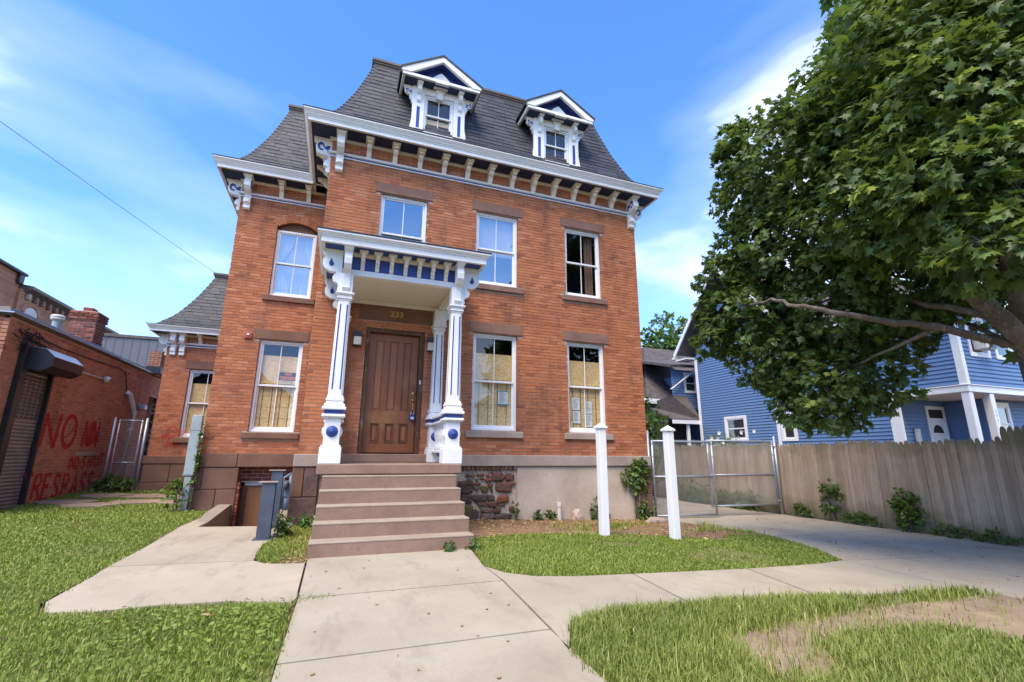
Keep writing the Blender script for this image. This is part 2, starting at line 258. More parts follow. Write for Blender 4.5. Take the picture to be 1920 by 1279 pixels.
# ------------------------------------------------------------------ geometry helpers
class MB:
    def __init__(s): s.v = []; s.f = []; s.var = []; s.mi = []; s.cv = .5; s.cm = 0
    def face(s, idx): s.f.append(idx); s.var.append(s.cv); s.mi.append(s.cm)
    def add(s, vs, fs):
        b = len(s.v); s.v += [tuple(p) for p in vs]
        for f in fs: s.face([b+i for i in f])
        return s
    def box(s, x0, x1, y0, y1, z0, z1, c=0.0):
        if c <= 0:
            return s.add([(x0, y0, z0), (x1, y0, z0), (x1, y1, z0), (x0, y1, z0), (x0, y0, z1), (x1, y0, z1), (x1, y1, z1), (x0, y1, z1)],
                  [(0, 3, 2, 1), (4, 5, 6, 7), (0, 1, 5, 4), (1, 2, 6, 5), (2, 3, 7, 6), (3, 0, 4, 7)])
        c = min(c, (x1-x0)*.45, (y1-y0)*.45, (z1-z0)*.45)
        lo = (x0, y0, z0); hi = (x1, y1, z1); V = {}; vs = []
        for sx in (0, 1):
            for sy in (0, 1):
                for sz in (0, 1):
                    for ax in range(3):
                        p = []
                        for k, sg in enumerate((sx, sy, sz)):
                            e = hi[k] if sg else lo[k]
                            if k != ax: e += -c if sg else c
                            p.append(e)
                        V[(sx, sy, sz, ax)] = len(vs); vs.append(p)
        fs = []
        for ax in range(3):
            o = [k for k in range(3) if k != ax]
            for sg in (0, 1):
                q = []
                for a, b in ((0, 0), (1, 0), (1, 1), (0, 1)):
                    k = [0, 0, 0]; k[ax] = sg; k[o[0]] = a; k[o[1]] = b; q.append(V[(*k, ax)])
                fs.append(q)
            # edges parallel to ax
            for a in (0, 1):
                for b in (0, 1):
                    k0 = [0, 0, 0]; k0[o[0]] = a; k0[o[1]] = b; k1 = list(k0); k1[ax] = 1
                    fs.append([V[(*k0, o[0])], V[(*k1, o[0])], V[(*k1, o[1])], V[(*k0, o[1])]])
        for sx in (0, 1):
            for sy in (0, 1):
                for sz in (0, 1): fs.append([V[(sx, sy, sz, ax)] for ax in range(3)])
        return s.add(vs, fs)
    def prism(s, poly, fn, a, b):
        """extrude 2-D poly; fn(p,q,t) -> xyz, t from a to b"""
        n = len(poly); vs = [fn(p, q, a) for p, q in poly] + [fn(p, q, b) for p, q in poly]
        return s.add(vs, [list(range(n))[::-1], list(range(n, 2*n))] + [(i, (i+1) % n, n+(i+1) % n, n+i) for i in range(n)])
    def sweep(s, path, prof, closed_prof=True):
        """path [(x,y)], profile [(outward,z)], outward is to the right of travel"""
        P = [Vector(p) for p in path]; n = len(P); rings = []
        for i in range(n):
            d0 = (P[i]-P[i-1]).normalized() if i > 0 else None; d1 = (P[i+1]-P[i]).normalized() if i < n-1 else None
            if d0 is None: d0 = d1
            if d1 is None: d1 = d0
            n0 = Vector((d0.y, -d0.x)); n1 = Vector((d1.y, -d1.x)); m = (n0+n1); m = m/max(m.dot(n0), 1e-6)
            rings.append([(P[i].x+m.x*o, P[i].y+m.y*o, z) for o, z in prof])
        k = len(prof); vs = [p for r in rings for p in r]; fs = []
        for i in range(n-1):
            for j in range(k if closed_prof else k-1): fs.append((i*k+j, i*k+(j+1) % k, (i+1)*k+(j+1) % k, (i+1)*k+j))
        if closed_prof: fs += [list(range(k))[::-1], [(n-1)*k+j for j in range(k)]]
        return s.add(vs, fs)
    def tube(s, pts, rad, n=8, cap=True):
        P = [Vector(p) for p in pts]; rr = rad if hasattr(rad, '__len__') else [rad]*len(P); vs = []; fs = []
        ref = None
        for i, p in enumerate(P):
            d = (P[min(i+1, len(P)-1)]-P[max(i-1, 0)]).normalized()
            if ref is None: ref = Vector((0, 0, 1)) if abs(d.z) < .9 else Vector((1, 0, 0))
            u = d.cross(ref); u = u.normalized() if u.length > 1e-4 else d.orthogonal().normalized(); w = d.cross(u)
            for j in range(n):
                a = 2*math.pi*j/n; vs.append(p + rr[i]*(math.cos(a)*u + math.sin(a)*w))
        for i in range(len(P)-1):
            for j in range(n): fs.append((i*n+j, i*n+(j+1) % n, (i+1)*n+(j+1) % n, (i+1)*n+j))
        if cap: fs += [list(range(n)), list(range((len(P)-1)*n, len(P)*n))]
        return s.add(vs, fs)
    def lathe(s, prof, fn, n=20):
        """prof [(r,h)], fn(a,b,h)->xyz"""
        k = len(prof); vs = [fn(r*math.cos(2*math.pi*j/n), r*math.sin(2*math.pi*j/n), h) for j in range(n) for r, h in prof]; fs = []
        for j in range(n):
            for i in range(k-1): fs.append((j*k+i, ((j+1) % n)*k+i, ((j+1) % n)*k+i+1, j*k+i+1))
        return s.add(vs, fs)
    def mesh(s, name, mats, smooth=False, usevar=True):
        me = bpy.data.meshes.new(name); me.from_pydata(s.v, [], s.f)
        for m in (mats if isinstance(mats, (list, tuple)) else [mats]): me.materials.append(MATS[m])
        if usevar: a = me.attributes.new('var', 'FLOAT', 'FACE'); a.data.foreach_set('value', s.var)
        if any(s.mi): me.polygons.foreach_set('material_index', s.mi)
        bm = bmesh.new(); bm.from_mesh(me); bmesh.ops.recalc_face_normals(bm, faces=bm.faces); bm.to_mesh(me); bm.free()
        if smooth: me.polygons.foreach_set('use_smooth', [True]*len(me.polygons))
        me.update(); return me
def link(name, data, parent=None, loc=(0, 0, 0), rot=(0, 0, 0), label=None):
    o = bpy.data.objects.new(name, data); COL.objects.link(o)
    o.location = loc; o.rotation_euler = rot
    if parent is not None:
        o.parent = parent; o.matrix_parent_inverse = WM[parent.name].inverted()
    WM[o.name] = Matrix.LocRotScale(Vector(loc), Matrix.Rotation(rot[2], 3, 'Z').to_quaternion() if rot[2] else None, None)
    if label: o['label'] = label
    return o
WM = {}
def part(name, mb, mat, parent, loc=(0, 0, 0), rot=(0, 0, 0), smooth=False, label=None, kind=None):
    o = link(name, mb if isinstance(mb, bpy.types.Mesh) else mb.mesh(name, mat, smooth), parent, loc, rot, label)
    if kind: o['kind'] = kind
    return o
def thing(name, label, cat, loc=(0, 0, 0), group=None):
    o = link(name, None, None, loc); o.empty_display_size = .2; o['label'] = label; o['category'] = cat
    if group: o['group'] = group
    return o
def solo(name, mb, mat, label, cat, group=None, smooth=False, kind=None):
    o = part(name, mb, mat, None, smooth=smooth); o['label'] = label
    if kind: o['kind'] = kind
    if cat: o['category'] = cat
    if group: o['group'] = group
    return o
def np_mesh(name, verts, faces, mat, var=None, smooth=False):
    """fast mesh; faces (n,k) array"""
    me = bpy.data.meshes.new(name); nv = len(verts); nf, k = faces.shape
    me.vertices.add(nv); me.vertices.foreach_set('co', np.asarray(verts, np.float32).ravel())
    me.loops.add(nf*k); me.loops.foreach_set('vertex_index', faces.astype(np.int32).ravel())
    me.polygons.add(nf); me.polygons.foreach_set('loop_start', np.arange(0, nf*k, k, dtype=np.int32))
    me.materials.append(MATS[mat]); me.update(calc_edges=True)
    if var is not None: a = me.attributes.new('var', 'FLOAT', 'FACE'); a.data.foreach_set('value', np.asarray(var, np.float32))
    if smooth: me.polygons.foreach_set('use_smooth', np.ones(nf, bool))
    return me
def text_mb(body, size, fn, depth=.004, res=3, bold=0.0):
    """flat lettering as a mesh; fn(u,v,t)->xyz"""
    cu = bpy.data.curves.new('txt', 'FONT'); cu.body = body; cu.size = size; cu.align_x = 'CENTER'; cu.resolution_u = res; cu.offset = bold; cu.fill_mode = 'FRONT'
    ob = bpy.data.objects.new('txt', cu); COL.objects.link(ob); dg = bpy.context.evaluated_depsgraph_get(); me = bpy.data.meshes.new_from_object(ob.evaluated_get(dg))
    mb = MB(); mb.add([fn(v.co.x, v.co.y, depth) for v in me.vertices], [list(p.vertices) for p in me.polygons])
    bpy.data.objects.remove(ob); bpy.data.curves.remove(cu); bpy.data.meshes.remove(me); return mb
GX = [-6, -2, 0, 2.5, 5, 7.3, 11, 16]; GZ = [.1, .06, 0, 0, -.09, -.18, -.21, -.25]
def g(x, y):
    z = np.interp(x, GX, GZ); k = np.clip((-1-np.asarray(x))/2, 0, 1); return z + k*.04*np.maximum(0, np.asarray(y)-2.4)
def gz(x, y): return float(g(x, y))
# ================================================================== GROUND AND PAVING (large structure)
def clip_poly(poly, ax, lim, keep_less):
    out = []
    for i in range(len(poly)):
        a, b = poly[i], poly[(i+1) % len(poly)]; ia = (a[ax] <= lim) == keep_less or a[ax] == lim; ib = (b[ax] <= lim) == keep_less or b[ax] == lim
        if ia: out.append(a)
        if ia != ib:
            t = (lim-a[ax])/(b[ax]-a[ax]); out.append((a[0]+t*(b[0]-a[0]), a[1]+t*(b[1]-a[1])))
    return out
def drape(mb, poly, dz, skirt=0.0, top_mi=0):
    br = [-60] + GX + [80]
    for a, b in zip(br[:-1], br[1:]):
        p = clip_poly(clip_poly(poly, 0, b, True), 0, a, False)
        for lo in (True, False):
            q = clip_poly(p, 1, 2.4, lo)
            if len(q) > 2: mb.add([(x, y, gz(x, y)+dz) for x, y in q], [list(range(len(q)))])
    if skirt:
        for i in range(len(poly)):
            a, b = poly[i], poly[(i+1) % len(poly)]
            pts = [a] + sorted([(xx, a[1]+(b[1]-a[1])*(xx-a[0])/(b[0]-a[0])) for xx in GX if min(a[0], b[0]) < xx < max(a[0], b[0])], key=lambda p: (p[0]-a[0])/(b[0]-a[0])) + [b]
            for p, q in zip(pts[:-1], pts[1:]):
                mb.add([(*p, gz(*p)+dz), (*q, gz(*q)+dz), (*q, gz(*q)-skirt), (*p, gz(*p)-skirt)], [(0, 1, 2, 3)])
    return mb
def inset(poly, d):
    n = len(poly); A = sum(poly[i][0]*poly[(i+1) % n][1]-poly[(i+1) % n][0]*poly[i][1] for i in range(n)); s = 1 if A > 0 else -1; out = []
    for i in range(n):
        p0, p1, p2 = Vector(poly[i-1]), Vector(poly[i]), Vector(poly[(i+1) % n]); e0 = (p1-p0).normalized(); e1 = (p2-p1).normalized()
        n0 = Vector((-e0.y, e0.x))*s; n1 = Vector((-e1.y, e1.x))*s; m = n0+n1; m = m/max(.35, m.dot(n0)) if m.length > 1e-4 else n0
        out.append(tuple(p1+m*d))
    return out
PIT = (-1.30, -.42, -.10, 3.0)                       # basement stair well
gm = MB(); xs = [-400, -60, -12] + sorted(GX + [PIT[0], PIT[1], -4, -3, -1, 1, 13]) + [30, 80, 400]; ys = [-60, -12, -8, -5, PIT[2], 1.2, 2.3, PIT[3], 3.5, 5, 7, 10, 16, 40, 120, 900]
idx = {}
for i, x in enumerate(xs):
    for j, y in enumerate(ys): idx[i, j] = len(gm.v); gm.v.append((x, y, gz(x, min(y, 8))-.035))
for i in range(len(xs)-1):
    for j in range(len(ys)-1):
        if not (xs[i] >= PIT[0]-1e-6 and xs[i+1] <= PIT[1]+1e-6 and ys[j] >= PIT[2]-1e-6 and ys[j+1] <= PIT[3]+1e-6): gm.face((idx[i, j], idx[i+1, j], idx[i+1, j+1], idx[i, j+1]))
solo('ground', gm, 'soil', None, None, kind='structure')
def pavement(name, slabs, mat, gap=.010, label=None):
    root = link(name, None); root['kind'] = 'structure'; root['label'] = label
    for s in slabs: part('paving_slab', drape(MB(), inset(s, gap), .012, .07), mat, root)
    return root
del_label = None
pavement('front_walk', [[(.405, -2.80), (2.35, -2.80), (2.22, -3.88), (2.215, -4.5), (.41, -4.5)], [(.41, -4.5), (2.215, -4.5), (2.11, -5.82), (.385, -5.82)], [(.385, -5.82), (2.11, -5.82), (2.0, -8.4), (.36, -8.4)]], 'concrete', label='pale concrete front walk leading to the steps')
pavement('sidewalk', [[(2.215, -4.5), (2.22, -3.88), (2.34, -4.2), (2.56, -4.42), (3.0, -4.5), (3.66, -4.51), (3.52, -5.58), (2.79, -5.57), (2.32, -5.72), (2.06, -6.2), (2.11, -5.82)],
    [(3.66, -4.51), (5.21, -4.51), (4.93, -5.66), (3.52, -5.58)], [(5.21, -4.51), (6.45, -4.42), (7.1, -4.28), (6.95, -5.72), (4.93, -5.66)]], 'concrete', label='pale concrete sidewalk crossing to the driveway')
pavement('side_walk_ramp', [[(-1.28, -4.44), (-1.40, -4.15), (-1.43, -3.28), (-1.46, -2.9), (-.14, -2.83), (.01, -3.02), (.405, -3.12), (.41, -4.5), (.38, -4.6), (-.08, -4.42), (-.57, -4.42), (-.98, -4.5)],
    [(-1.46, -2.9), (-1.48, -1.89), (-1.58, 0.0), (-1.53, 1.4), (-1.30, 1.7), (-1.30, -.10), (-.2, -.10), (-.06, -1.3), (-.18, -1.83), (-.14, -2.83)]], 'concrete_drive', label='concrete walk leading to the basement stair well')
pavement('driveway', [[(7.1, -4.28), (7.45, -3.71), (7.79, -2.89), (7.9, -2.5), (11.02, -2.5), (11.02, -4.75), (9.5, -4.6)], [(7.9, -2.5), (7.96, -2.09), (7.62, -.93), (7.3, 1.0), (11.02, 1.0), (11.02, -2.5)],
    [(7.3, 1.0), (7.3, 6.0), (11.02, 6.0), (11.02, 1.0)], [(7.3, 6.0), (7.3, 13.0), (11.02, 13.0), (11.02, 6.0)], [(6.95, -5.72), (7.1, -4.28), (9.5, -4.6), (11.02, -4.75), (14, -5.2), (14, -7.4), (7.1, -6.3)]], 'concrete_drive', label='worn concrete driveway running past the house to the gate')
LAWN_L = [(-14, -9), (.355, -9), (.385, -5.82), (.37, -4.62), (-.08, -4.44), (-.57, -4.44), (-.98, -4.53), (-1.29, -4.47), (-1.43, -4.15), (-1.45, -3.28), (-1.5, -1.89), (-1.60, 0.0), (-1.55, 1.5), (-1.5, 2.3), (-2.1, 2.3), (-2.1, 5.95), (-5.15, 5.95), (-5.15, 1.75), (-14, 1.75)]
LAWN_M = [(2.36, -3.0), (2.24, -3.88), (2.36, -4.2), (2.57, -4.40), (3.0, -4.48), (3.68, -4.49), (5.21, -4.49), (6.45, -4.40), (7.08, -4.26), (7.43, -3.71), (7.77, -2.89), (7.9, -2.3), (7.2, -2.15), (6.7, -2.65), (6.2, -2.4), (5.5, -2.0), (4.9, -1.78), (3.63, -1.8), (2.6, -2.1)]
LAWN_P = [(-.05, -1.3), (-.16, -1.83), (-.12, -2.81), (.02, -2.99), (.40, -3.08), (.44, -1.7), (.36, -.1), (.06, -.05)]
VERGE_R = [(2.02, -9), (2.08, -6.2), (2.34, -5.75), (2.79, -5.59), (3.61, -5.60), (4.93, -5.68), (6.95, -5.74), (7.1, -6.3), (14, -7.4), (14, -9)]
DIRT_R = [(2.9, -6.95), (3.15, -6.25), (3.94, -6.10), (4.7, -6.0), (5.57, -5.95), (6.9, -5.90), (8.5, -6.5), (8.5, -7.4), (5.6, -6.98), (5.0, -6.54), (4.2, -6.47), (3.72, -6.58), (3.48, -6.98)]
for nm, pl, mt, dz in (('lawn', LAWN_L, 'turf', .0), ('front_lawn', LAWN_M, 'turf', .0), ('planting_bed', LAWN_P, 'mulch', .0), ('grass_verge', VERGE_R, 'turf', .0), ('bare_dirt', DIRT_R, 'dirt', .006),
    ('mulch_bed', [(2.36, -3.0), (2.6, -2.1), (3.63, -1.8), (4.9, -1.78), (5.5, -2.0), (6.2, -2.4), (6.7, -2.65), (7.2, -2.15), (7.9, -2.3), (7.62, -.93), (7.3, .4), (7.25, -.02), (2.4, -.02)], 'mulch', .004)):
    solo(nm, drape(MB(), pl, dz), mt, None, None, kind='structure')

# street and the far side of it (seen only mirrored in the windows)
solo('road', MB().box(-200, 200, -19.5, -10.2, -.35, -.14), 'asphalt', None, None, kind='structure')
for nm, y0, y1 in (('kerb', -10.2, -10.03), ('far_kerb', -19.67, -19.5)): solo(nm, MB().box(-200, 200, y0, y1, -.35, .0), 'concrete', None, None, kind='structure')
def far_house(label, x, w, zr_, wallm, flip=False):
    t_ = thing('house', label, 'house', (x, -27, 0)); y0, y1, ze = -36.0, -26.0, zr_*.66
    part('wall', MB().box(x-w/2, x+w/2, y0, y1, -.3, ze).prism([(x-w/2, ze), (x+w/2, ze), (x, zr_-.15)], lambda p, q, t: (p, t, q), y0, y1-.01), wallm, t_)
    rf_ = MB()
    for sx in (-1, 1): rf_.prism([(x+sx*(w/2+.5), ze-.35), (x+sx*(w/2+.5), ze-.15), (x, zr_+.2), (x, zr_)], lambda p, q, t: (p, t, q), y0-.3, y1+.5)
    part('roof', rf_, 'asphalt_shingle', t_)
    for xx in (-.28, .22):
        for z0 in (1.0, ze*.62): part('window', MB().box(x+xx*w-.5, x+xx*w+.5, y1, y1+.04, z0, z0+1.5), 'dark_room', t_)
    part('door', MB().box(x-.45, x+.45, y1, y1+.05, .1, 2.2), 'brownstone', t_)
far_house('grey gabled house across the street mirrored in the wing window', -8.5, 9, 9.2, 'grey_cladding'); far_house('brown gabled house across the street mirrored in the porch side window', 4.5, 9.5, 8.6, 'brownstone'); far_house('white gabled house across the street opposite the driveway', 18, 9, 9.0, 'cream_paint'); far_house('brown gabled house across the street opposite the garage', -21, 9, 9.4, 'brownstone')

# ================================================================== BRICK HOUSE
HOUSE = thing('brick_house', 'large red brick house with slate mansard roof, white brackets and number 233', 'house', (3.6, 0, 0))
W = 7.195; ZT = 7.45; WX = -2.0; WY = 2.37; AX = -4.01; AY = 6.0
def brick_rows(u0, u1, z0, z1, holes, H=.068, L=.2125, m=.0115, seed=0):
    rnd = random.Random(seed); out = []; r = 0; z = z0
    while z < z1-.01:
        zb = min(z+H-m, z1); zm = (z+zb)/2; iv = [(u0, u1)]
        for h in holes:
            ab = h(zm) if callable(h) else ((h[0], h[1]) if h[2] < zm+.02 and zm-.02 < h[3] else None)
            if ab:
                nv = []
                for a, b in iv:
                    if ab[1] <= a or ab[0] >= b: nv.append((a, b)); continue
                    if ab[0] > a: nv.append((a, ab[0]))
                    if ab[1] < b: nv.append((ab[1], b))
                iv = nv
        off = (L/2 if r % 2 else 0) + rnd.uniform(-.012, .012)
        for a, b in iv:
            k = math.floor((a-u0-off)/L); e = u0+off+k*L
            while e < b:
                p, q = max(a, e+m/2 if e > a else a), min(b, e+L-m/2 if e+L < b else b)
                if q-p > .02: out.append((p, q, z, zb))
                e += L
        z += H; r += 1
    return out
def brick_wall(root, rows, place, mat, n_single, name='brick', D=.09, seed=1):
    """place(u,d,z) -> xyz, d outward. Nearest full bricks become single parts; the rest is one brickwork part"""
    rnd = random.Random(seed); full = []
    for r in rows:
        c = Vector(place((r[0]+r[1])/2, 0, (r[2]+r[3])/2)); full.append(((c-CAM).length if r[1]-r[0] > .15 else 1e6, r))
    full.sort(key=lambda t: t[0]); single = [r for d, r in full[:n_single]]; rest = [r for d, r in full[n_single:]]
    def bx(mb, p, q, a, b, fn, j):
        vs = [fn(p, j, a), fn(q, j, a), fn(q, j, b), fn(p, j, b), fn(p, -D, a), fn(q, -D, a), fn(q, -D, b), fn(p, -D, b)]
        mb.add(vs, [(0, 1, 2, 3), (0, 4, 5, 1), (1, 5, 6, 2), (2, 6, 7, 3), (3, 7, 4, 0)])
    mb = MB()
    for p, q, a, b in rest:
        mb.cv = min(1, max(0, rnd.gauss(.5, .20))); bx(mb, p, q, a, b, place, rnd.uniform(-.002, .002))
    if rest: part('brickwork', mb, mat, root, kind='stuff')
    cache = {}; o0 = Vector(place(0, 0, 0))
    for p, q, a, b in single:
        key = (round(q-p, 3), round(b-a, 3), rnd.randrange(12))
        if key not in cache:
            m2 = MB(); m2.cv = min(1, max(0, rnd.gauss(.5, .20))); hw, hh = (q-p)/2, (b-a)/2
            bx(m2, -hw, hw, -hh, hh, lambda u, d, z: tuple(Vector(place(u, d, z))-o0), rnd.uniform(-.002, .002)); cache[key] = m2.mesh(name, mat)
        part(name, cache[key], None, root, loc=place((p+q)/2, 0, (a+b)/2))
def mortar(u0, u1, z0, z1, holes, place, depth=.3, back=.010):
    """solid mortar sheet with openings and reveals"""
    us = sorted({u0, u1, *[h[i] for h in holes for i in (0, 1) if u0 < h[i] < u1]}); zs = sorted({z0, z1, *[h[i] for h in holes for i in (2, 3) if z0 < h[i] < z1]}); mb = MB()
    for a, b in zip(us[:-1], us[1:]):
        for c, d in zip(zs[:-1], zs[1:]):
            um, zm = (a+b)/2, (c+d)/2
            if any(h[0] < um < h[1] and h[2] < zm < h[3] for h in holes): continue
            mb.add([place(a, -back, c), place(b, -back, c), place(b, -back, d), place(a, -back, d)], [(0, 1, 2, 3)])
    for h in holes:
        a, b, c, d = h
        for P, Q in (((a, c), (b, c)), ((b, c), (b, d)), ((b, d), (a, d)), ((a, d), (a, c))):
            mb.add([place(P[0], -back, P[1]), place(Q[0], -back, Q[1]), place(Q[0], -depth, Q[1]), place(P[0], -depth, P[1])], [(0, 1, 2, 3)])
    return mb
WIN = {}   # x0,x1,z0,z1
WIN['a'] = (1.028, 2.002, 4.746, 6.441); WIN['b'] = (3.081, 4.062, 4.746, 6.441); WIN['c'] = (5.241, 6.194, 4.746, 6.441)
WIN['d'] = (3.081, 4.062, 1.646, 3.653); WIN['e'] = (5.241, 6.194, 1.646, 3.653)
DOOR = (.965, 2.085, 1.18, 3.545)
def lint(w, e=.105): return (w[0]-e, w[1]+e, w[3]+.008, w[3]+.232)
def sillr(w, e=.11): return (w[0]-e, w[1]+e, w[2]-.142, w[2]-.018)
main_pl = lambda u, d, z: (u, -d, z); wing_pl = lambda u, d, z: (u, WY-d, z); add_pl = lambda u, d, z: (u, AY-d, z)
ex = lambda h, k=.004: (h[0]-k, h[1]+k, h[2]-k, h[3]+k)
wins = [WIN[k] for k in 'abcde']
wall = part('wall', mortar(0.006, W-.006, .9, ZT, [ex(h) for h in wins+[DOOR]], main_pl), 'mortar_pink', HOUSE)
holes = [h for h in wins] + [DOOR] + [lint(h) for h in wins] + [sillr(h) for h in wins] + [(.80, 2.295, 3.695, 3.965)]
brick_wall(wall, brick_rows(0, W, 1.172, ZT-.045, holes, seed=3), main_pl, 'brick_red', 300, seed=5)
# wing
WF = (-1.155, -.27, 4.71, 6.37); WG = (-1.20, -.30, 1.62, 3.655); BAS = (-1.25, -.02, -1.3, .885)
xc = (WF[0]+WF[1])/2
def arch_hole(zm):
    if zm < WF[2] or zm > 6.79: return None
    if zm < 6.44: return (WF[0], WF[1])
    if zm < 6.585: hw = .4425+(zm-6.44)*.70; return (xc-hw, xc+hw)
    # under the extrados of the segmental arch (radius from centre below)
    c = 5.90; ro = .88
    dz = zm-c
    if abs(dz) >= ro: return None
    hw = min(math.sqrt(ro*ro-dz*dz), .585); return (xc-hw, xc+hw)
wwall = part('wing_wall', mortar(WX+.006, .3, .89, ZT, [ex(WF[:3]+(6.60,)), ex(WG)], wing_pl), 'mortar_pink', HOUSE)
brick_wall(wwall, brick_rows(WX, .2, 1.172, ZT-.045, [WG, lint(WG), sillr(WG), sillr(WF), arch_hole], seed=13), wing_pl, 'brick_red', 0, seed=15)
am = MB(); rnd = random.Random(4)
for i in range(19):                                            # rowlock arch over the wing window
    a0 = math.radians(90 + (i-9.5)*4.05); a1 = a0+math.radians(3.5); am.cv = rnd.uniform(.15, .8); P = []
    for y in (WY-.001, WY+.09):
        for a, r in ((a0, .68), (a1, .68), (a1, .872), (a0, .872)): P.append((xc+r*math.cos(a), y, 5.90+r*math.sin(a)))
    am.add(P, [(0, 1, 2, 3), (0, 4, 5, 1), (1, 5, 6, 2), (2, 6, 7, 3), (3, 7, 4, 0)])
part('arch_bricks', am, 'brick_red', wwall, kind='stuff')
am = MB(); n = 14
pts = [(WF[0]+.01 + (WF[1]-WF[0]-.02)*i/n, 5.90+math.sqrt(.66**2-(WF[0]+.01+(WF[1]-WF[0]-.02)*i/n-xc)**2)) for i in range(n+1)]
am.prism([(WF[0]+.01, 6.365)] + pts + [(WF[1]-.01, 6.365)], lambda p, q, t: (p, t, q), WY+.09, WY+.14)
part('arch_panel', am, 'door_frame_wood', wwall); part('arch_backing', MB().box(WF[0]-.1, WF[1]+.1, WY+.145, WY+.30, 6.375, 6.70), 'dark_room', wwall)
# addition
AH = (-3.395, -2.49, 1.575, 3.43)
awall = part('addition_wall', mortar(AX+.006, -1.5, .89, 4.36, [ex(AH)], add_pl), 'mortar_pink', HOUSE)
brick_wall(awall, brick_rows(AX, -1.6, 1.09, 4.33, [AH, (AH[0]-.1, AH[1]+.1, AH[3]+.005, AH[3]+.195), (AH[0]-.1, AH[1]+.1, AH[2]-.125, AH[2]-.01)], seed=23), add_pl, 'brick_red', 0, seed=25)
# side and back walls (brick pattern; turned away from the street)
def side(x0, x1, y0, y1, z0, z1): return MB().box(x0, x1, y0, y1, z0, z1)
part('side_wall', side(0.004, .30, .30, WY+.2, -.5, ZT), 'brick_side', HOUSE); part('side_wall', side(0.004, .30, .09, .30, 1.17, ZT), 'brick_side', HOUSE)
part('side_wall', side(W-.30, W-.004, .09, 9.0, -.5, ZT), 'brick_side', HOUSE); part('side_wall', side(WX+.004, WX+.3, WY+.09, 8.5, -.5, ZT), 'brick_side', HOUSE)
part('side_wall', side(AX+.004, AX+.3, AY+.09, 9.5, -.5, 4.36), 'brick_side', HOUSE); part('back_wall', side(AX, W, 9.5, 9.8, -.5, ZT), 'brick_side_x', HOUSE)
# ---------------- foundation
fnd = part('foundation', MB().box(2.46, W-.01, .035, .3, -.6, .95).box(-.03, .42, .035, .3, -.6, .95), 'rubble_mortar', HOUSE)
wt = part('water_table', MB().box(2.44, W+.05, -.055, .2, .955, 1.168, .012), 'stone_grey', HOUSE)
part('water_table_stone', MB().box(-.06, .40, -.055, .2, .955, 1.168, .012), 'stone_grey', wt); part('water_table_stone', MB().box(.40, .60, -.02, .2, .955, 1.168, .01), 'stone_grey', wt)
def block(parent, x0, x1, y0, y1, z0, z1, mat, c=.012, j=.008): part('stone_block', MB().box(x0+j/2, x1-j/2, y0, y1, z0+j/2, z1-j/2, c), mat, parent)
for a in ((-.06, .13, .45, .95, 'brownstone'), (.13, .37, .45, .95, 'granite_red'), (-.07, .37, -.35, .45, 'granite_red')): block(fnd, a[0], a[1], -.035, .12, a[2], a[3], a[4])
part('plaster_panel', MB().box(4.06, 6.80, -.012, .2, -.5, .953, .01), 'plaster', fnd)
for a in ((6.80, W+.04, .36, .95), (6.80, W+.04, -.25, .36), (6.80, W+.04, -.6, -.25)): block(fnd, a[0], a[1], -.05, .2, a[2], a[3], 'brownstone')
# rubble stones left of the plaster
RUB = [(0, 470, 225, 690, 1), (50, 700, 225, 860, 1), (255, 700, 475, 830, 1), (500, 720, 610, 810, 1), (670, 715, 860, 850, 2), (330, 830, 490, 900, 0), (505, 815, 650, 920, 0), (670, 860, 800, 900, 0), (390, 925, 595, 1010, 3),
  (600, 930, 720, 1030, 0), (870, 910, 950, 990, 0), (180, 960, 345, 1115, 1), (110, 880, 250, 1090, 4), (365, 1020, 560, 1130, 3), (600, 1040, 900, 1130, 1), (550, 325, 780, 470, 0), (795, 345, 950, 475, 0), (640, 505, 895, 680, 0),
  (860, 480, 970, 550, 2), (380, 560, 495, 670, 4), (260, 560, 340, 620, 3), (500, 520, 580, 580, 2), (545, 600, 580, 670, 1), (300, 345, 420, 385, 2), (460, 355, 520, 405, 2), (360, 415, 430, 450, 2), (455, 425, 550, 485, 2), (290, 435, 330, 465, 2),
  (260, 495, 380, 545, 2), (120, 340, 265, 400, 3), (110, 450, 240, 545, 1), (-150, 480, -20, 700, 1), (-150, 720, 20, 900, 3), (-150, 920, 90, 1120, 1)]
for i in range(13): RUB.append((60+70*i, 215, 108+70*i, 292, 2 if i % 3 else 1))
for q, (a, b, c, d, m) in enumerate(RUB):
    rr = random.Random(q); x0, x1 = 2.86+a*.0012, 2.86+c*.0012; z1, z0 = 1.17-(b-20)*.00109, 1.17-(d-20)*.00109; cx, cz, hx, hz = (x0+x1)/2, (z0+z1)/2, (x1-x0)/2, (z1-z0)/2
    n = 11 if hx > .05 else 8; out = []; ex_ = 5.0; hx *= 1.2; hz *= 1.2
    for k in range(n):
        t = 2*math.pi*k/n; cs, sn = math.cos(t), math.sin(t); r = (abs(cs)**ex_+abs(sn)**ex_)**(-1/ex_)*rr.uniform(.76, 1.04); out.append((cx+hx*r*cs, cz+hz*r*sn))
    pr = rr.uniform(.0, .018); mb = MB(); n = len(out)
    vs = [(x, .05, z) for x, z in out] + [(x, .012-pr, z) for x, z in out] + [(cx+(x-cx)*.72+rr.uniform(-.01, .01), -.008-pr-rr.uniform(0, .012), cz+(z-cz)*.72) for x, z in out] + [(cx, -.02-pr, cz)]
    fs = [(i, (i+1) % n, n+(i+1) % n, n+i) for i in range(n)] + [(n+i, n+(i+1) % n, 2*n+(i+1) % n, 2*n+i) for i in range(n)] + [(2*n+i, 2*n+(i+1) % n, 3*n) for i in range(n)]
    part('rubble_stone', mb.add(vs, fs), 'rubble_stone_%d' % m, fnd)
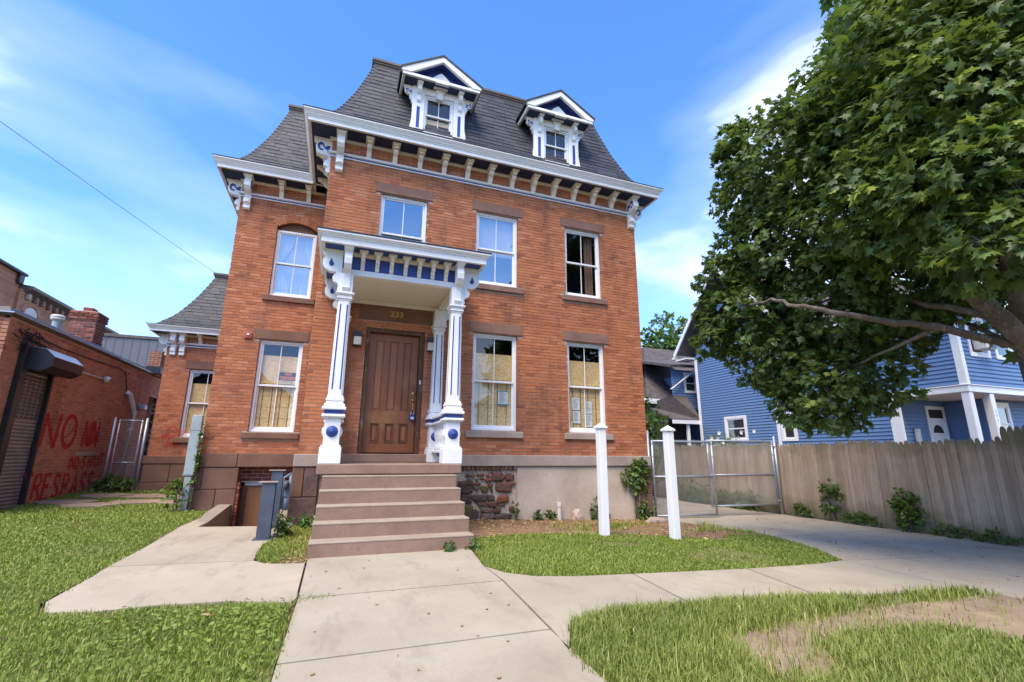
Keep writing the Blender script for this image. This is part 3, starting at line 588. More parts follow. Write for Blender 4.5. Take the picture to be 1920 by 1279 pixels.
# wing foundation and basement entrance
wf = part('wing_foundation', MB().box(WX-.05, BAS[0]-.02, WY+.03, WY+.3, -1.4, .88), 'rubble_mortar', HOUSE)
for a in ((-2.09, -1.90, .45, .885), (-1.90, BAS[0], .45, .885), (-2.11, -1.62, -.1, .45), (-1.62, BAS[0], -.1, .45), (-2.11, BAS[0], -1.4, -.1)): block(wf, a[0], a[1], WY-.045, WY+.28, a[2], a[3], 'brownstone')
for a in ((-2.13, -1.30), (-1.30, .02)): part('water_table_stone', MB().box(a[0]+.004, a[1]-.004, WY-.06, WY+.2, .89, 1.168, .012), 'brownstone', wf)
afd = part('addition_foundation', MB().box(AX-.03, -1.6, AY+.03, AY+.3, -.3, .88), 'rubble_mortar', HOUSE)
part('water_table_stone', MB().box(AX-.08, -1.6, AY-.06, AY+.2, .885, 1.088, .012), 'brownstone', afd)
for a in ((-4.06, -3.45, .42, .88), (-3.45, -2.7, .42, .88), (-2.7, -1.6, .42, .88), (-4.08, -3.1, -.1, .42), (-3.1, -1.6, -.1, .42)): block(afd, a[0], a[1], AY-.045, AY+.1, a[2], a[3], 'brownstone')
# basement entrance
bs = part('basement_entrance', MB().box(BAS[0]-.02, .3, WY+.42, WY+.5, -1.4, .9), 'dark_room', HOUSE)
bas_pl = lambda u, d, z: (u, WY+.20-d, z)
part('brick_panel', mortar(BAS[0], .0, .575, .885, [], bas_pl), 'mortar_light', bs)
brick_wall(bs, brick_rows(BAS[0], 0, .60, .875, [], H=.075, seed=33), bas_pl, 'brick_chimney', 0, seed=35)
jl = MB()
for k in range(24): jl.cv = random.random(); jl.box(BAS[0]+.004, BAS[0]+.05, WY-.03, WY+.25, -1.2+k*.075, -1.2+k*.075+.064)
part('jamb_bricks', jl, 'brick_chimney', bs, kind='stuff')
part('door_frame', MB().box(BAS[0]+.10, -.15, WY+.21, WY+.28, .50, .57, .006), 'conduit', bs); part('door_jamb', MB().box(BAS[0]+.06, BAS[0]+.15, WY+.20, WY+.28, -1.2, .499), 'door_frame_wood', bs)
part('basement_door', MB().box(BAS[0]+.15, -.2, WY+.25, WY+.29, -1.2, .50), 'basement_door', bs)
# stair well walls and floor
well = link('stair_well', None); well['kind'] = 'structure'; well['label'] = 'sunken concrete stair well in front of the basement door'
part('retaining_wall', MB().add([(-1.30, -.10, .015), (-1.30, 2.31, .16), (-1.53, 2.31, .16), (-1.55, 1.4, .10), (-1.42, -.10, .02), (-1.30, -.10, -1.4), (-1.30, 2.31, -1.4), (-1.53, 2.31, -.3), (-1.55, 1.4, -.3), (-1.42, -.10, -.3)], [(0, 1, 2, 3, 4), (0, 5, 6, 1), (4, 3, 8, 9), (3, 2, 7, 8), (0, 4, 9, 5)]), 'concrete_old', well)
part('retaining_wall', MB().add([(-.42, -.10, .03), (-.42, 2.31, .03), (.0, 2.31, .03), (.06, -.05, .03), (-.10, -1.35, .03), (-.30, -1.35, .03)] + [(-.42, -.10, -1.4), (-.42, 2.31, -1.4), (.0, 2.31, -.3), (.06, -.05, -.3), (-.10, -1.35, -.3), (-.30, -1.35, -.3)], [(0, 1, 2, 3, 4, 5), (0, 6, 7, 1), (3, 9, 10, 4), (4, 10, 11, 5), (5, 11, 6, 0), (2, 8, 9, 3)]), 'concrete_old', well)
for k in range(6): part('step', MB().box(-1.30, -.42, -.10+.28*k, .20+.28*k, -1.6, -.18*(k+1), .01), 'concrete_old', well)
part('floor', MB().box(-1.30, -.42, 1.5, 2.6, -1.6, -1.28), 'concrete_old', well)

# ---------------- roof
RZ = [7.64, 7.80, 8.15, 8.6, 9.05, 9.6, 10.12]; RI = [-.33, -.19, .03, .215, .38, .545, .69]
def inset_at(z): return float(np.interp(z, RZ, RI))
zz_ = np.linspace(7.66, 10.12, 220); ii_ = np.array([inset_at(z) for z in zz_])
# smooth the mansard curve
ii_ = np.convolve(np.pad(ii_, 12, 'edge'), np.ones(25)/25, 'valid'); ss_ = np.concatenate([[0], np.cumsum(np.hypot(np.diff(zz_), np.diff(ii_)))]); SL = ss_[-1]
def slope_at(s): return float(np.interp(s, ss_, ii_)), float(np.interp(s, ss_, zz_))
def roof_core(x0, x1, y0, y1, zoff=0.0, zscale=1.0, sides='LFR'):
    mb = MB(); n = 12; rings = []
    for k in range(n+1):
        i, z = slope_at(SL*k/n); i -= 0; z = zoff+(z-7.66)*zscale+7.66; rings.append([(x0+i, y1, z), (x0+i, y0+i, z), (x1-i, y0+i, z), (x1-i, y1, z)])
    for a, b in zip(rings[:-1], rings[1:]):
        for j in range(3): mb.add([a[j], a[j+1], b[j+1], b[j]], [(0, 1, 2, 3)])
    mb.add(rings[-1], [(0, 1, 2, 3)]); return mb
def slates(parent, rng, place, n_single, exp=.138, wd=.29, seed=0, ztop=99):
    """rng(i)->(u0,u1) at inset i ; place(u,i,z,lift) with lift outward"""
    rnd = random.Random(seed); cells = []; s = .02; r = 0
    while s < SL-.03:
        s1 = min(s+exp*1.06, SL); i0, z0 = slope_at(s); i1, z1 = slope_at(s1)
        if z0 > ztop: break
        u0, u1 = rng((i0+i1)/2); off = (wd/2 if r % 2 else 0)+rnd.uniform(-.03, .03); e = u0-off
        while e < u1:
            w = wd*rnd.uniform(.9, 1.1); a, b = max(e+.006, u0), min(e+w-.006, u1)
            if b-a > .04: cells.append((a, b, i0, z0, i1, z1, rnd.uniform(.010, .018), rnd.random(), rnd.uniform(-.006, .006)))
            e += w
        s += exp; r += 1
    def geo(mb, c):
        a, b, i0, z0, i1, z1, lf, vv, dz = c; mb.cv = vv
        nrm = math.hypot(z1-z0, i1-i0); nx, nz = (z1-z0)/nrm, (i1-i0)/nrm
        P = lambda u, i, z, l: place(u, i-nx*l, z+nz*l*.6)
        mb.add([P(a, i0, z0+dz, lf), P(b, i0, z0+dz, lf), P(b, i1, z1, .002), P(a, i1, z1, .002), P(a, i0, z0+dz, 0), P(b, i0, z0+dz, 0)], [(0, 1, 2, 3), (0, 4, 5, 1), (0, 3, 4), (1, 5, 2)])
    cells.sort(key=lambda c: (Vector(place((c[0]+c[1])/2, c[2], c[3]))-CAM).length if c[1]-c[0] > .2 else 1e9)
    for c in cells[:n_single]:
        mb = MB(); geo(mb, c); part('slate', mb, 'slate_piece', parent)
    mb = MB()
    for c in cells[n_single:]: geo(mb, c)
    part('slate_courses', mb, 'slate_piece', parent, kind='stuff')
def hip_caps(parent, fn, n=22, w=.13):
    mb = MB(); rnd = random.Random(3)
    for k in range(n):
        i0, z0 = slope_at(SL*k/n); i1, z1 = slope_at(min(SL, SL*(k+1.06)/n)); mb.cv = rnd.random()
        A, B, u, v = fn(i0, z0), fn(i1, z1), Vector(fn.u), Vector(fn.v); o = Vector(fn.o)
        A = Vector(A); B = Vector(B)
        mb.add([A+o*.035, A+o*.012+u*w, B+o*.008+u*w, B+o*.012, A+o*.012+v*w, B+o*.008+v*w], [(0, 1, 2, 3), (0, 3, 5, 4)])
        mb.add([A+o*.035, A+o*.012+u*w, A+u*w-o*.01, A-o*.01], [(0, 1, 2, 3)])
    part('hip_slates', mb, 'slate_piece', parent, kind='stuff')
class Hip:
    def __init__(s, f, u, v, o): s.f = f; s.u = u; s.v = v; s.o = Vector(o).normalized()
    def __call__(s, i, z): return s.f(i, z)
roof = part('roof', roof_core(0, W, 0, 9.5), 'slate', HOUSE)
slates(roof, lambda i: (i, W-i), lambda u, i, z: (u, i, z), 300, seed=2)
slates(roof, lambda i: (i, 5.0), lambda u, i, z: (i, u, z), 0, seed=3); slates(roof, lambda i: (i, 9.0), lambda u, i, z: (W-i, u, z), 0, seed=4)
hip_caps(roof, Hip(lambda i, z: (i, i, z), (1, 0, .0), (0, 1, 0), (-1, -1, .5))); hip_caps(roof, Hip(lambda i, z: (W-i, i, z), (-1, 0, 0), (0, 1, 0), (1, -1, .5)))
wroof = part('wing_roof', roof_core(WX, 3.0, WY, 9.0), 'slate', HOUSE)
slates(wroof, lambda i: (WX+i, .9), lambda u, i, z: (u, WY+i, z), 0, seed=5); slates(wroof, lambda i: (WY+i, 8.0), lambda u, i, z: (WX+i, u, z), 0, seed=6)
hip_caps(wroof, Hip(lambda i, z: (WX+i, WY+i, z), (1, 0, 0), (0, 1, 0), (-1, -1, .5)))
# addition roof : same curve, lower
zA = 4.56-7.66
aroof = part('addition_roof', roof_core(AX+.02, 0.0, AY, 9.4, zA, .74), 'slate', HOUSE)
slates(aroof, lambda i: (AX+.02+i, -1.7), lambda u, i, z: (u, AY+i, (z-7.66)*.74+4.56), 0, exp=.165, wd=.33, seed=7)
slates(aroof, lambda i: (AY+i, 9.3), lambda u, i, z: (AX+.02+i, u, (z-7.66)*.74+4.56), 0, exp=.165, wd=.33, seed=8)
hip_caps(aroof, Hip(lambda i, z: (AX+.02+i, AY+i, (z-7.66)*.74+4.56), (1, 0, 0), (0, 1, 0), (-1, -1, .5)), n=14)
def ridge(parent, path, z):
    part('ridge_cap', MB().sweep(path, [(-.10, z), (.02, z), (.02, z+.05), (.045, z+.06), (.045, z+.10), (.07, z+.11), (.07, z+.17), (-.10, z+.18)]), 'ridge_metal', parent)
ridge(roof, [(.69, 9.4), (.69, .69), (W-.69, .69), (W-.69, 9.4)], 10.10); ridge(wroof, [(WX+.69, 8.5), (WX+.69, WY+.69), (.68, WY+.69)], 10.10); ridge(aroof, [(AX+.71, 9.3), (AX+.71, AY+.69), (-1.7, AY+.69)], 6.36)

# ---------------- cornices
CROWN = [(.40, 0), (.455, 0), (.455, .072), (.470, .078), (.474, .098), (.488, .103), (.505, .135), (.530, .165), (.535, .178), (.550, .180), (.550, .205), (.40, .212)]
def cornice(name, path, z, scale=1.0):
    c = part(name, MB().sweep(path, [(o*scale, z+h*scale) for o, h in CROWN]), 'white_paint', HOUSE)
    part('soffit', MB().sweep(path, [(-.05, z+.012), (.42*scale, z+.012), (.42*scale, z+.05), (-.05, z+.05)]), 'navy_paint', c)
    part('drip_edge', MB().sweep(path, [(.36*scale, z+.213*scale), (.556*scale, z+.206*scale), (.562*scale, z+.222*scale), (.36*scale, z+.245*scale)]), 'flashing', c)
    part('bed_mould', MB().sweep(path, [(-.03, z-.045), (.035, z-.045), (.055, z-.01), (.055, z+.011), (-.03, z+.011)]), 'cream_paint', c)
    zs = z-.405*scale
    part('string_course', MB().sweep(path, [(-.03, zs), (.02, zs), (.02, zs+.022), (-.03, zs+.022)]), 'white_paint', c)
    part('blue_band', MB().sweep(path, [(-.03, zs+.0225), (.014, zs+.0225), (.014, zs+.052), (-.03, zs+.052)]), 'blue_paint', c)
    part('torus_mould', MB().sweep(path, [(-.03, zs+.0525), (.03, zs+.0525), (.052, zs+.064), (.06, zs+.082), (.052, zs+.100), (.03, zs+.110), (-.03, zs+.115)]), 'white_paint', c)
    return c
cn = cornice('cornice', [(0, 3.2), (0, 0), (W, 0), (W, 9.5)], ZT)
wcn = cornice('wing_cornice', [(WX, 8.5), (WX, WY), (-.03, WY)], ZT)
acn = cornice('addition_cornice', [(AX, 9.3), (AX, AY), (-1.7, AY)], 4.37, .80)
def bracket_mesh(prof, w, cap=None, name='bracket', mat='cream_paint'):
    mb = MB().prism(prof, lambda p, q, t: (t, -p, q), -w/2, w/2)
    if cap: mb.box(-cap[0]/2, cap[0]/2, -cap[1], .0, cap[2]-.028, cap[2], .004).box(-cap[0]/2+.02, cap[0]/2-.02, -cap[1]+.02, .0, cap[2]-.052, cap[2]-.029, .004)
    return mb.mesh(name, mat)
SMALL = [(0, -.33), (.045, -.33), (.075, -.27), (.11, -.20), (.17, -.165), (.20, -.13), (.205, -.095), (.265, -.085), (.28, -.05), (.28, .0), (0, .0)]
sm_me = bracket_mesh(SMALL, .095, (.165, .34, .0))
LARGE = [(0, -.755), (.05, -.75), (.085, -.72), (.085, -.685), (.055, -.655), (.05, -.62), (.115, -.60), (.115, -.50), (.06, -.46), (.055, -.40), (.08, -.37), (.17, -.37), (.25, -.33), (.305, -.26), (.315, -.18), (.285, -.115), (.255, -.08), (.30, -.06), (.30, .0), (0, .0)]
lg_me = bracket_mesh(LARGE, .14, (.20, .36, .0), mat='white_paint')
SCROLL = [(.03, -.31), (.05, -.19), (.02, -.16), (.09, -.15), (.13, -.19), (.17, -.11), (.23, -.09), (.275, -.14), (.275, -.22), (.23, -.28), (.17, -.28), (.16, -.24), (.20, -.245), (.235, -.215), (.23, -.165), (.19, -.15), (.16, -.20), (.12, -.25), (.09, -.24), (.08, -.31)]
sc_me = [MB().prism(SCROLL, lambda p, q, t: (t, -p, q), sx*.0705, sx*.074).mesh('scroll', 'blue_paint') for sx in (-1, 1)]
ds_mb = MB().box(-.045, .045, -.135, -.11, -.595, -.505, .01); ds_me = ds_mb.mesh('boss', 'white_paint')
def large_bracket(parent, loc, rot):
    b = part('corner_bracket', lg_me, None, parent, loc=loc, rot=(0, 0, rot)); [part('scroll', m_, None, b, loc=loc, rot=(0, 0, rot)) for m_ in sc_me]; part('boss', ds_me, None, b, loc=loc, rot=(0, 0, rot))
zB = ZT+.010
for k in range(12): part('bracket', sm_me, None, cn, loc=(.72+.528*k, 0, zB))
large_bracket(cn, (.17, 0, zB), 0); large_bracket(cn, (W-.12, 0, zB), 0); large_bracket(cn, (0, .14, zB), -math.pi/2); large_bracket(cn, (W, .14, zB), math.pi/2)
for y in (.62, 1.15, 1.68): part('bracket', sm_me, None, cn, loc=(0, y, zB), rot=(0, 0, -math.pi/2))
for y in (.7, 1.25, 1.8, 2.4): part('bracket', sm_me, None, cn, loc=(W, y, zB), rot=(0, 0, math.pi/2))
for x in (-1.15, -.55): part('bracket', sm_me, None, wcn, loc=(x, WY, zB))
large_bracket(wcn, (WX+.15, WY, zB), 0); large_bracket(wcn, (WX, WY+.14, zB), -math.pi/2)
for y in (3.1, 3.7): part('bracket', sm_me, None, wcn, loc=(WX, y, zB), rot=(0, 0, -math.pi/2))
zA2 = 4.37+.010
for x in (AX+.16, AX+.37): part('corner_bracket', lg_me, None, acn, loc=(x, AY, zA2)).scale = (.9, .8, .8)
part('corner_bracket', lg_me, None, acn, loc=(AX, AY+.14, zA2), rot=(0, 0, -math.pi/2)).scale = (.9, .8, .8)
for x in (-3.23, -2.75): part('bracket', sm_me, None, acn, loc=(x, AY, zA2)).scale = (.9, .85, .85)
dp = MB().tube([(-.13, WY-.33, 7.40), (-.13, WY-.30, 7.25), (-.10, WY-.10, 7.10), (-.10, WY-.07, 6.9), (-.10, WY-.07, 1.4)], .045, 10)
part('downspout', dp, 'flashing', HOUSE, smooth=True)

# ---------------- windows
def ring(mb, x0, x1, z0, z1, w, y0, y1, c=.004, wb=None):
    wb = wb or w
    mb.box(x0, x0+w, y0, y1, z0, z1, c); mb.box(x1-w, x1, y0, y1, z0, z1, c); mb.box(x0+w, x1-w, y0, y1, z1-w, z1, c); mb.box(x0+w, x1-w, y0, y1, z0, z0+wb, c); return mb
def window(parent, w, yf, back='dark', name='window', stone='brownstone_trim', lintel=True, sill=True, cas=.052, ply_top=.75, mat='window_white', lower_open=False, room=True, bars=True, label=None, sill_mat=None, glass='window_glass'):
    x0, x1, z0, z1 = w
    o = part(name, ring(MB(), x0+.004, x1-.004, z0+.004, z1-.004, cas, yf, yf+.10), mat, parent, label=label)
    a, b, c, d = x0+cas, x1-cas, z0+cas, z1-cas; zm = (c+d)/2; st = .038
    part('upper_sash', ring(MB(), a, b, zm-.02, d, st, yf+.022, yf+.052, .004, .042), mat, o)
    part('lower_sash', ring(MB(), a, b, c, zm+.024, st, yf+.056, yf+.086, .004, .06), mat, o)
    xm = (a+b)/2
    part('muntin', MB().box(xm-.009, xm+.009, yf+.026, yf+.046, zm+.022, d-st, .003), mat, o); part('muntin', MB().box(xm-.009, xm+.009, yf+.060, yf+.080, c+.06, zm-.014, .003), mat, o)
    for p, q in ((a+st, xm-.009), (xm+.009, b-st)):
        for y, u, v in ((yf+.036, zm+.022, d-st), (yf+.070, c+.06, zm-.014)):
            part('pane', MB().add([(p, y, u), (q, y, u), (q, y, v), (p, y, v)], [(0, 1, 2, 3)]), glass, o)
    if lintel: part('lintel', MB().box(*lint(w)[:2], yf-.085, yf+.02, *lint(w)[2:], .008), stone, o)
    if sill: part('sill', MB().box(*sillr(w)[:2], yf-.125, yf+.05, *sillr(w)[2:], .008), sill_mat or stone, o)
    if room:
        r = MB(); X0, X1, Y0, Y1, Z0, Z1 = x0-.02, x1+.02, yf+.11, yf+1.5, z0-.02, z1+.02
        r.add([(X0, Y0, Z0), (X1, Y0, Z0), (X1, Y0, Z1), (X0, Y0, Z1), (X0-.6, Y1, Z0-.4), (X1+.6, Y1, Z0-.4), (X1+.6, Y1, Z1+.3), (X0-.6, Y1, Z1+.3)], [(4, 5, 6, 7), (0, 1, 5, 4), (3, 2, 6, 7), (0, 3, 7, 4), (1, 2, 6, 5)])
        part('room', r, 'dark_room', o)
    if back == 'ply':
        zt = z0+(z1-z0)*ply_top; zj = zm+.05
        part('plywood_sheet', MB().box(x0+.01, x1-.01, yf+.10, yf+.115, z0, zj-.004), 'plywood', o); part('plywood_sheet', MB().box(x0+.01, x1-.01, yf+.101, yf+.116, zj+.004, zt), 'plywood', o)
        if bars:
            bm_ = MB()
            for k in range(4): xx = a+(b-a)*(k+.7)/4.4; bm_.box(xx-.004, xx+.004, yf+.090, yf+.097, z0, zm+.05)
            for k in range(3): z_ = c+(zm-c)*(k+1.0)/3.9; bm_.box(a, b, yf+.0975, yf+.0995, z_-.0014, z_+.0014)
            part('security_bars', bm_, 'black_metal', o)
    if back == 'curtain':
        for s, (p, q) in ((0, (a, a+.34)), (1, (b-.22, b))):
            mb = MB(); n = 26; rows = 8
            for r_ in range(rows):
                t = r_/(rows-1); z_ = d-t*(d-c); gather = 1-.75*math.exp(-((t-.5)/.22)**2)
                for k in range(n):
                    u = k/(n-1); xx = p+(q-p)*u*gather if s == 0 else q-(q-p)*(1-u)*gather; mb.v.append((xx, yf+.17+.018*math.sin(u*26+s), z_))
            for r_ in range(rows-1):
                for k in range(n-1): mb.face((r_*n+k, r_*n+k+1, (r_+1)*n+k+1, (r_+1)*n+k))
            part('curtain', mb, 'curtain', o, smooth=True)
    if back == 'glare': part('glare_board', MB().box(a, b, yf+.13, yf+.133, zm-.1, d), 'curtain', o)  # pale board added behind the upper sash to imitate a bright cloud reflection
    if back == 'curtain': part('glare_sheet', MB().box(a, b, yf+.21, yf+.213, c, d), 'glare_grey', o)  # pale sheet added behind the curtains, whitening the panes like mirrored cloud
    if back == 'drape':
        mb = MB(); n = 14
        for z_ in (c, d):
            for k in range(n): mb.v.append((b-.26+.24*k/(n-1), yf+.2+.03*math.sin(k*1.6), z_))
        for k in range(n-1): mb.face((k, k+1, n+k+1, n+k))
        part('curtain', mb, 'brownstone', o, smooth=True)
    return o
YF = .07
window(HOUSE, WIN['a'], YF, glass='window_glass_boosted'); window(HOUSE, WIN['b'], YF, 'glare', glass='window_glass_boosted'); window(HOUSE, WIN['c'], YF, 'drape')
window(HOUSE, WIN['d'], YF, 'ply', ply_top=.80, sill_mat='stone_grey'); window(HOUSE, WIN['e'], YF, 'ply', ply_top=.80, sill_mat='stone_grey')
window(HOUSE, WF, WY+YF, 'curtain', glass='window_glass_boosted', lintel=False, stone='brownstone', label='arched window with white curtains'); window(HOUSE, WG, WY+YF, 'ply', stone='brownstone', ply_top=.84)
window(HOUSE, AH, AY+YF, 'ply', stone='brownstone', ply_top=.80, bars=False)

# ---------------- front door
dr = part('front_door', MB().box(1.04, 1.17, .15, .20, 1.20, 3.47, .004).box(1.86, 1.995, .15, .20, 1.20, 3.47, .004).box(1.17, 1.86, .15, .20, 3.33, 3.47, .004).box(1.17, 1.86, .15, .20, 1.74, 1.98, .004).box(1.17, 1.86, .15, .20, 1.20, 1.38, .004)
    .box(1.325, 1.435, .152, .20, 1.98, 3.33, .004).box(1.595, 1.705, .152, .20, 1.98, 3.33, .004).box(1.325, 1.435, .152, .20, 1.38, 1.74, .004).box(1.595, 1.705, .152, .20, 1.38, 1.74, .004), 'door_wood', HOUSE)
for p, q in ((1.17, 1.325), (1.435, 1.595), (1.705, 1.86)):
    part('door_panel', MB().box(p, q, .185, .20, 1.98, 3.33).box(p+.02, q-.02, .172, .185, 2.01, 3.30, .01), 'door_wood', dr); part('door_panel', MB().box(p, q, .185, .20, 1.38, 1.74).box(p+.035, q-.035, .170, .185, 1.42, 1.70, .012), 'door_wood', dr)
    part('panel_moulding', ring(MB(), p-.008, q+.008, 1.375, 1.745, .022, .138, .152, .005), 'door_frame_wood', dr)
part('door_frame', MB().box(DOOR[0]+.002, 1.035, .03, .24, 1.183, 3.54, .006).box(2.0, DOOR[1]-.002, .03, .24, 1.183, 3.54, .006).box(1.035, 2.0, .03, .24, 3.475, 3.54, .006), 'door_frame_wood', dr)
part('door_backing', MB().box(1.0, 2.04, .201, .23, 1.19, 3.5), 'dark_room', dr)
hd = MB(); cyl = lambda cx, cz: (lambda a, b, h: (cx+a, .15-h, cz+b))
hd.lathe([(0, .022), (.02, .022), (.034, .012), (.036, 0)], cyl(1.935, 2.33), 16).lathe([(0, .03), (.018, .03), (.03, .012), (.032, 0)], cyl(1.932, 2.20), 16); hd.tube([(1.932, .13, 2.17), (1.932, .085, 2.12), (1.932, .085, 2.02), (1.932, .13, 1.97)], .012, 8)
part('handle', hd, 'brass', dr, smooth=True); part('latch_plate', MB().box(2.018, 2.05, .018, .029, 2.50, 2.58, .003), 'paper', dr)
part('number_panel', MB().box(.80, 2.295, -.006, .05, 3.697, 3.963, .005), 'brownstone', HOUSE)
part('house_number', text_mb('233', .155, lambda u, v, t: (1.51+u*1.12, -.0085-t*0, 3.80+v), 0, 4, .002), 'gold_paint', HOUSE)
part('wall_panel', MB().box(.60, 2.30, -.002, .02, 3.97, 4.08), 'brownstone', HOUSE)
# ---------------- front steps
fs = part('front_steps', MB().box(.37, 2.49, -1.68, -.005, .886, 1.03, .012), 'step_face', HOUSE)
part('step_core', MB().box(.45, 2.42, -1.62, .05, -.3, .884), 'brownstone', fs)
part('threshold_step', MB().box(.62, 2.33, -.27, .16, 1.032, 1.178, .012), 'step_face', fs)
for k, (y, z, x0, x1) in enumerate(((-1.85, .875, .462, 2.375), (-2.11, .70, .447, 2.378), (-2.37, .525, .435, 2.380), (-2.63, .352, .418, 2.378), (-2.89, .176, .403, 2.376))):
    st = part('step', MB().box(x0, x1, y, -1.60, z-.5 if k == 4 else z-.19, z-.018, .006), 'step_face', fs)
    part('tread', MB().box(x0-.002, x1+.002, y-.004, -1.62 if k == 0 else y+.30, z-.024, z, .007), 'step_tread', st)
# ---------------- porch
PP = [(.45, .0), (.45, -1.55), (2.43, -1.55), (2.43, .0)]
po = part('porch_cornice', MB().sweep(PP, [(.28, 4.36), (.335, 4.36), (.335, 4.445), (.35, 4.45), (.355, 4.47), (.372, 4.478), (.385, 4.50), (.40, 4.505), (.40, 4.53), (.28, 4.535)]), 'white_paint', HOUSE)
part('soffit', MB().sweep(PP, [(-.05, 4.368), (.30, 4.368), (.30, 4.40), (-.05, 4.40)]), 'blue_paint', po)
part('bed_mould', MB().sweep(PP, [(-.03, 4.30), (.03, 4.30), (.05, 4.345), (.05, 4.367), (-.03, 4.367)]), 'cream_paint', po)
part('frieze', MB().sweep(PP, [(-.06, 4.075), (.0, 4.075), (.0, 4.299), (-.06, 4.299)]), 'blue_paint', po)
part('beam', MB().sweep(PP, [(-.09, 3.985), (.018, 3.985), (.018, 4.074), (-.09, 4.074)]), 'white_paint', po)
part('ceiling', MB().box(.53, 2.35, -1.47, .02, 4.072, 4.10), 'cream_paint', po); part('ceiling_mould', MB().box(.60, 2.30, -.07, -.008, 3.995, 4.071, .006), 'cream_paint', po)
for s in ((.54, .60), (2.28, 2.34)): part('side_beam', MB().box(*s, -1.46, -.07, 3.99, 4.071, .004), 'cream_paint', po)
part('porch_roof', MB().add([(.04, -1.96, 4.537), (2.84, -1.96, 4.537), (2.84, 0, 4.66), (.04, 0, 4.66), (.04, -1.96, 4.555), (2.84, -1.96, 4.555), (2.84, 0, 4.69), (.04, 0, 4.69)], [(0, 1, 2, 3), (4, 5, 6, 7), (0, 1, 5, 4), (1, 2, 6, 5), (3, 0, 4, 7)]), 'flashing', po)
PB = [(0, -.29), (.03, -.29), (.045, -.27), (.04, -.235), (.06, -.215), (.055, -.185), (.10, -.155), (.105, -.12), (.15, -.10), (.155, -.05), (.155, .0), (0, 0)]
pb_me = bracket_mesh(PB, .062, (.135, .20, .0))
for k in range(7): part('bracket', pb_me, None, po, loc=(.757+.229*k, -1.55, 4.367))
PF = [(0, -.66), (.035, -.66), (.05, -.63), (.04, -.60), (.04, -.40), (.06, -.37), (.13, -.35), (.19, -.28), (.205, -.19), (.19, -.11), (.17, -.08), (.215, -.06), (.215, .0), (0, 0)]
pf_me = bracket_mesh(PF, .115, (.15, .26, .0), mat='white_paint')
PS = [(0, -.70), (.035, -.68), (.05, -.64), (.035, -.59), (.06, -.55), (.115, -.53), (.135, -.47), (.115, -.42), (.08, -.40), (.09, -.37), (.18, -.37), (.255, -.33), (.295, -.26), (.295, -.18), (.26, -.115), (.30, -.085), (.315, -.02), (.315, .0), (0, 0)]
ps_me = bracket_mesh(PS, .11, (.17, .32, .0), mat='white_paint')
TD = [(.17, -.145), (.18, -.18), (.20, -.215), (.205, -.25), (.185, -.28), (.155, -.285), (.13, -.265), (.128, -.235), (.15, -.20)]
td_me = [MB().prism(TD, lambda p, q, t: (t, -p, q), sx*.0553, sx*.058).mesh('teardrop', 'blue_paint') for sx in (-1, 1)]
def porch_side(loc, rot):
    b = part('side_bracket', ps_me, None, po, loc=loc, rot=(0, 0, rot)); [part('teardrop', m_, None, b, loc=loc, rot=(0, 0, rot)) for m_ in td_me]
for x, s in ((.53, -1), (2.345, 1)):
    part('front_bracket', pf_me, None, po, loc=(x, -1.60, 4.367))
    for y in (-1.53, -.10): porch_side((.45 if s < 0 else 2.43, y, 4.367), s*math.pi/2)
SHAFT_Z = 3.525
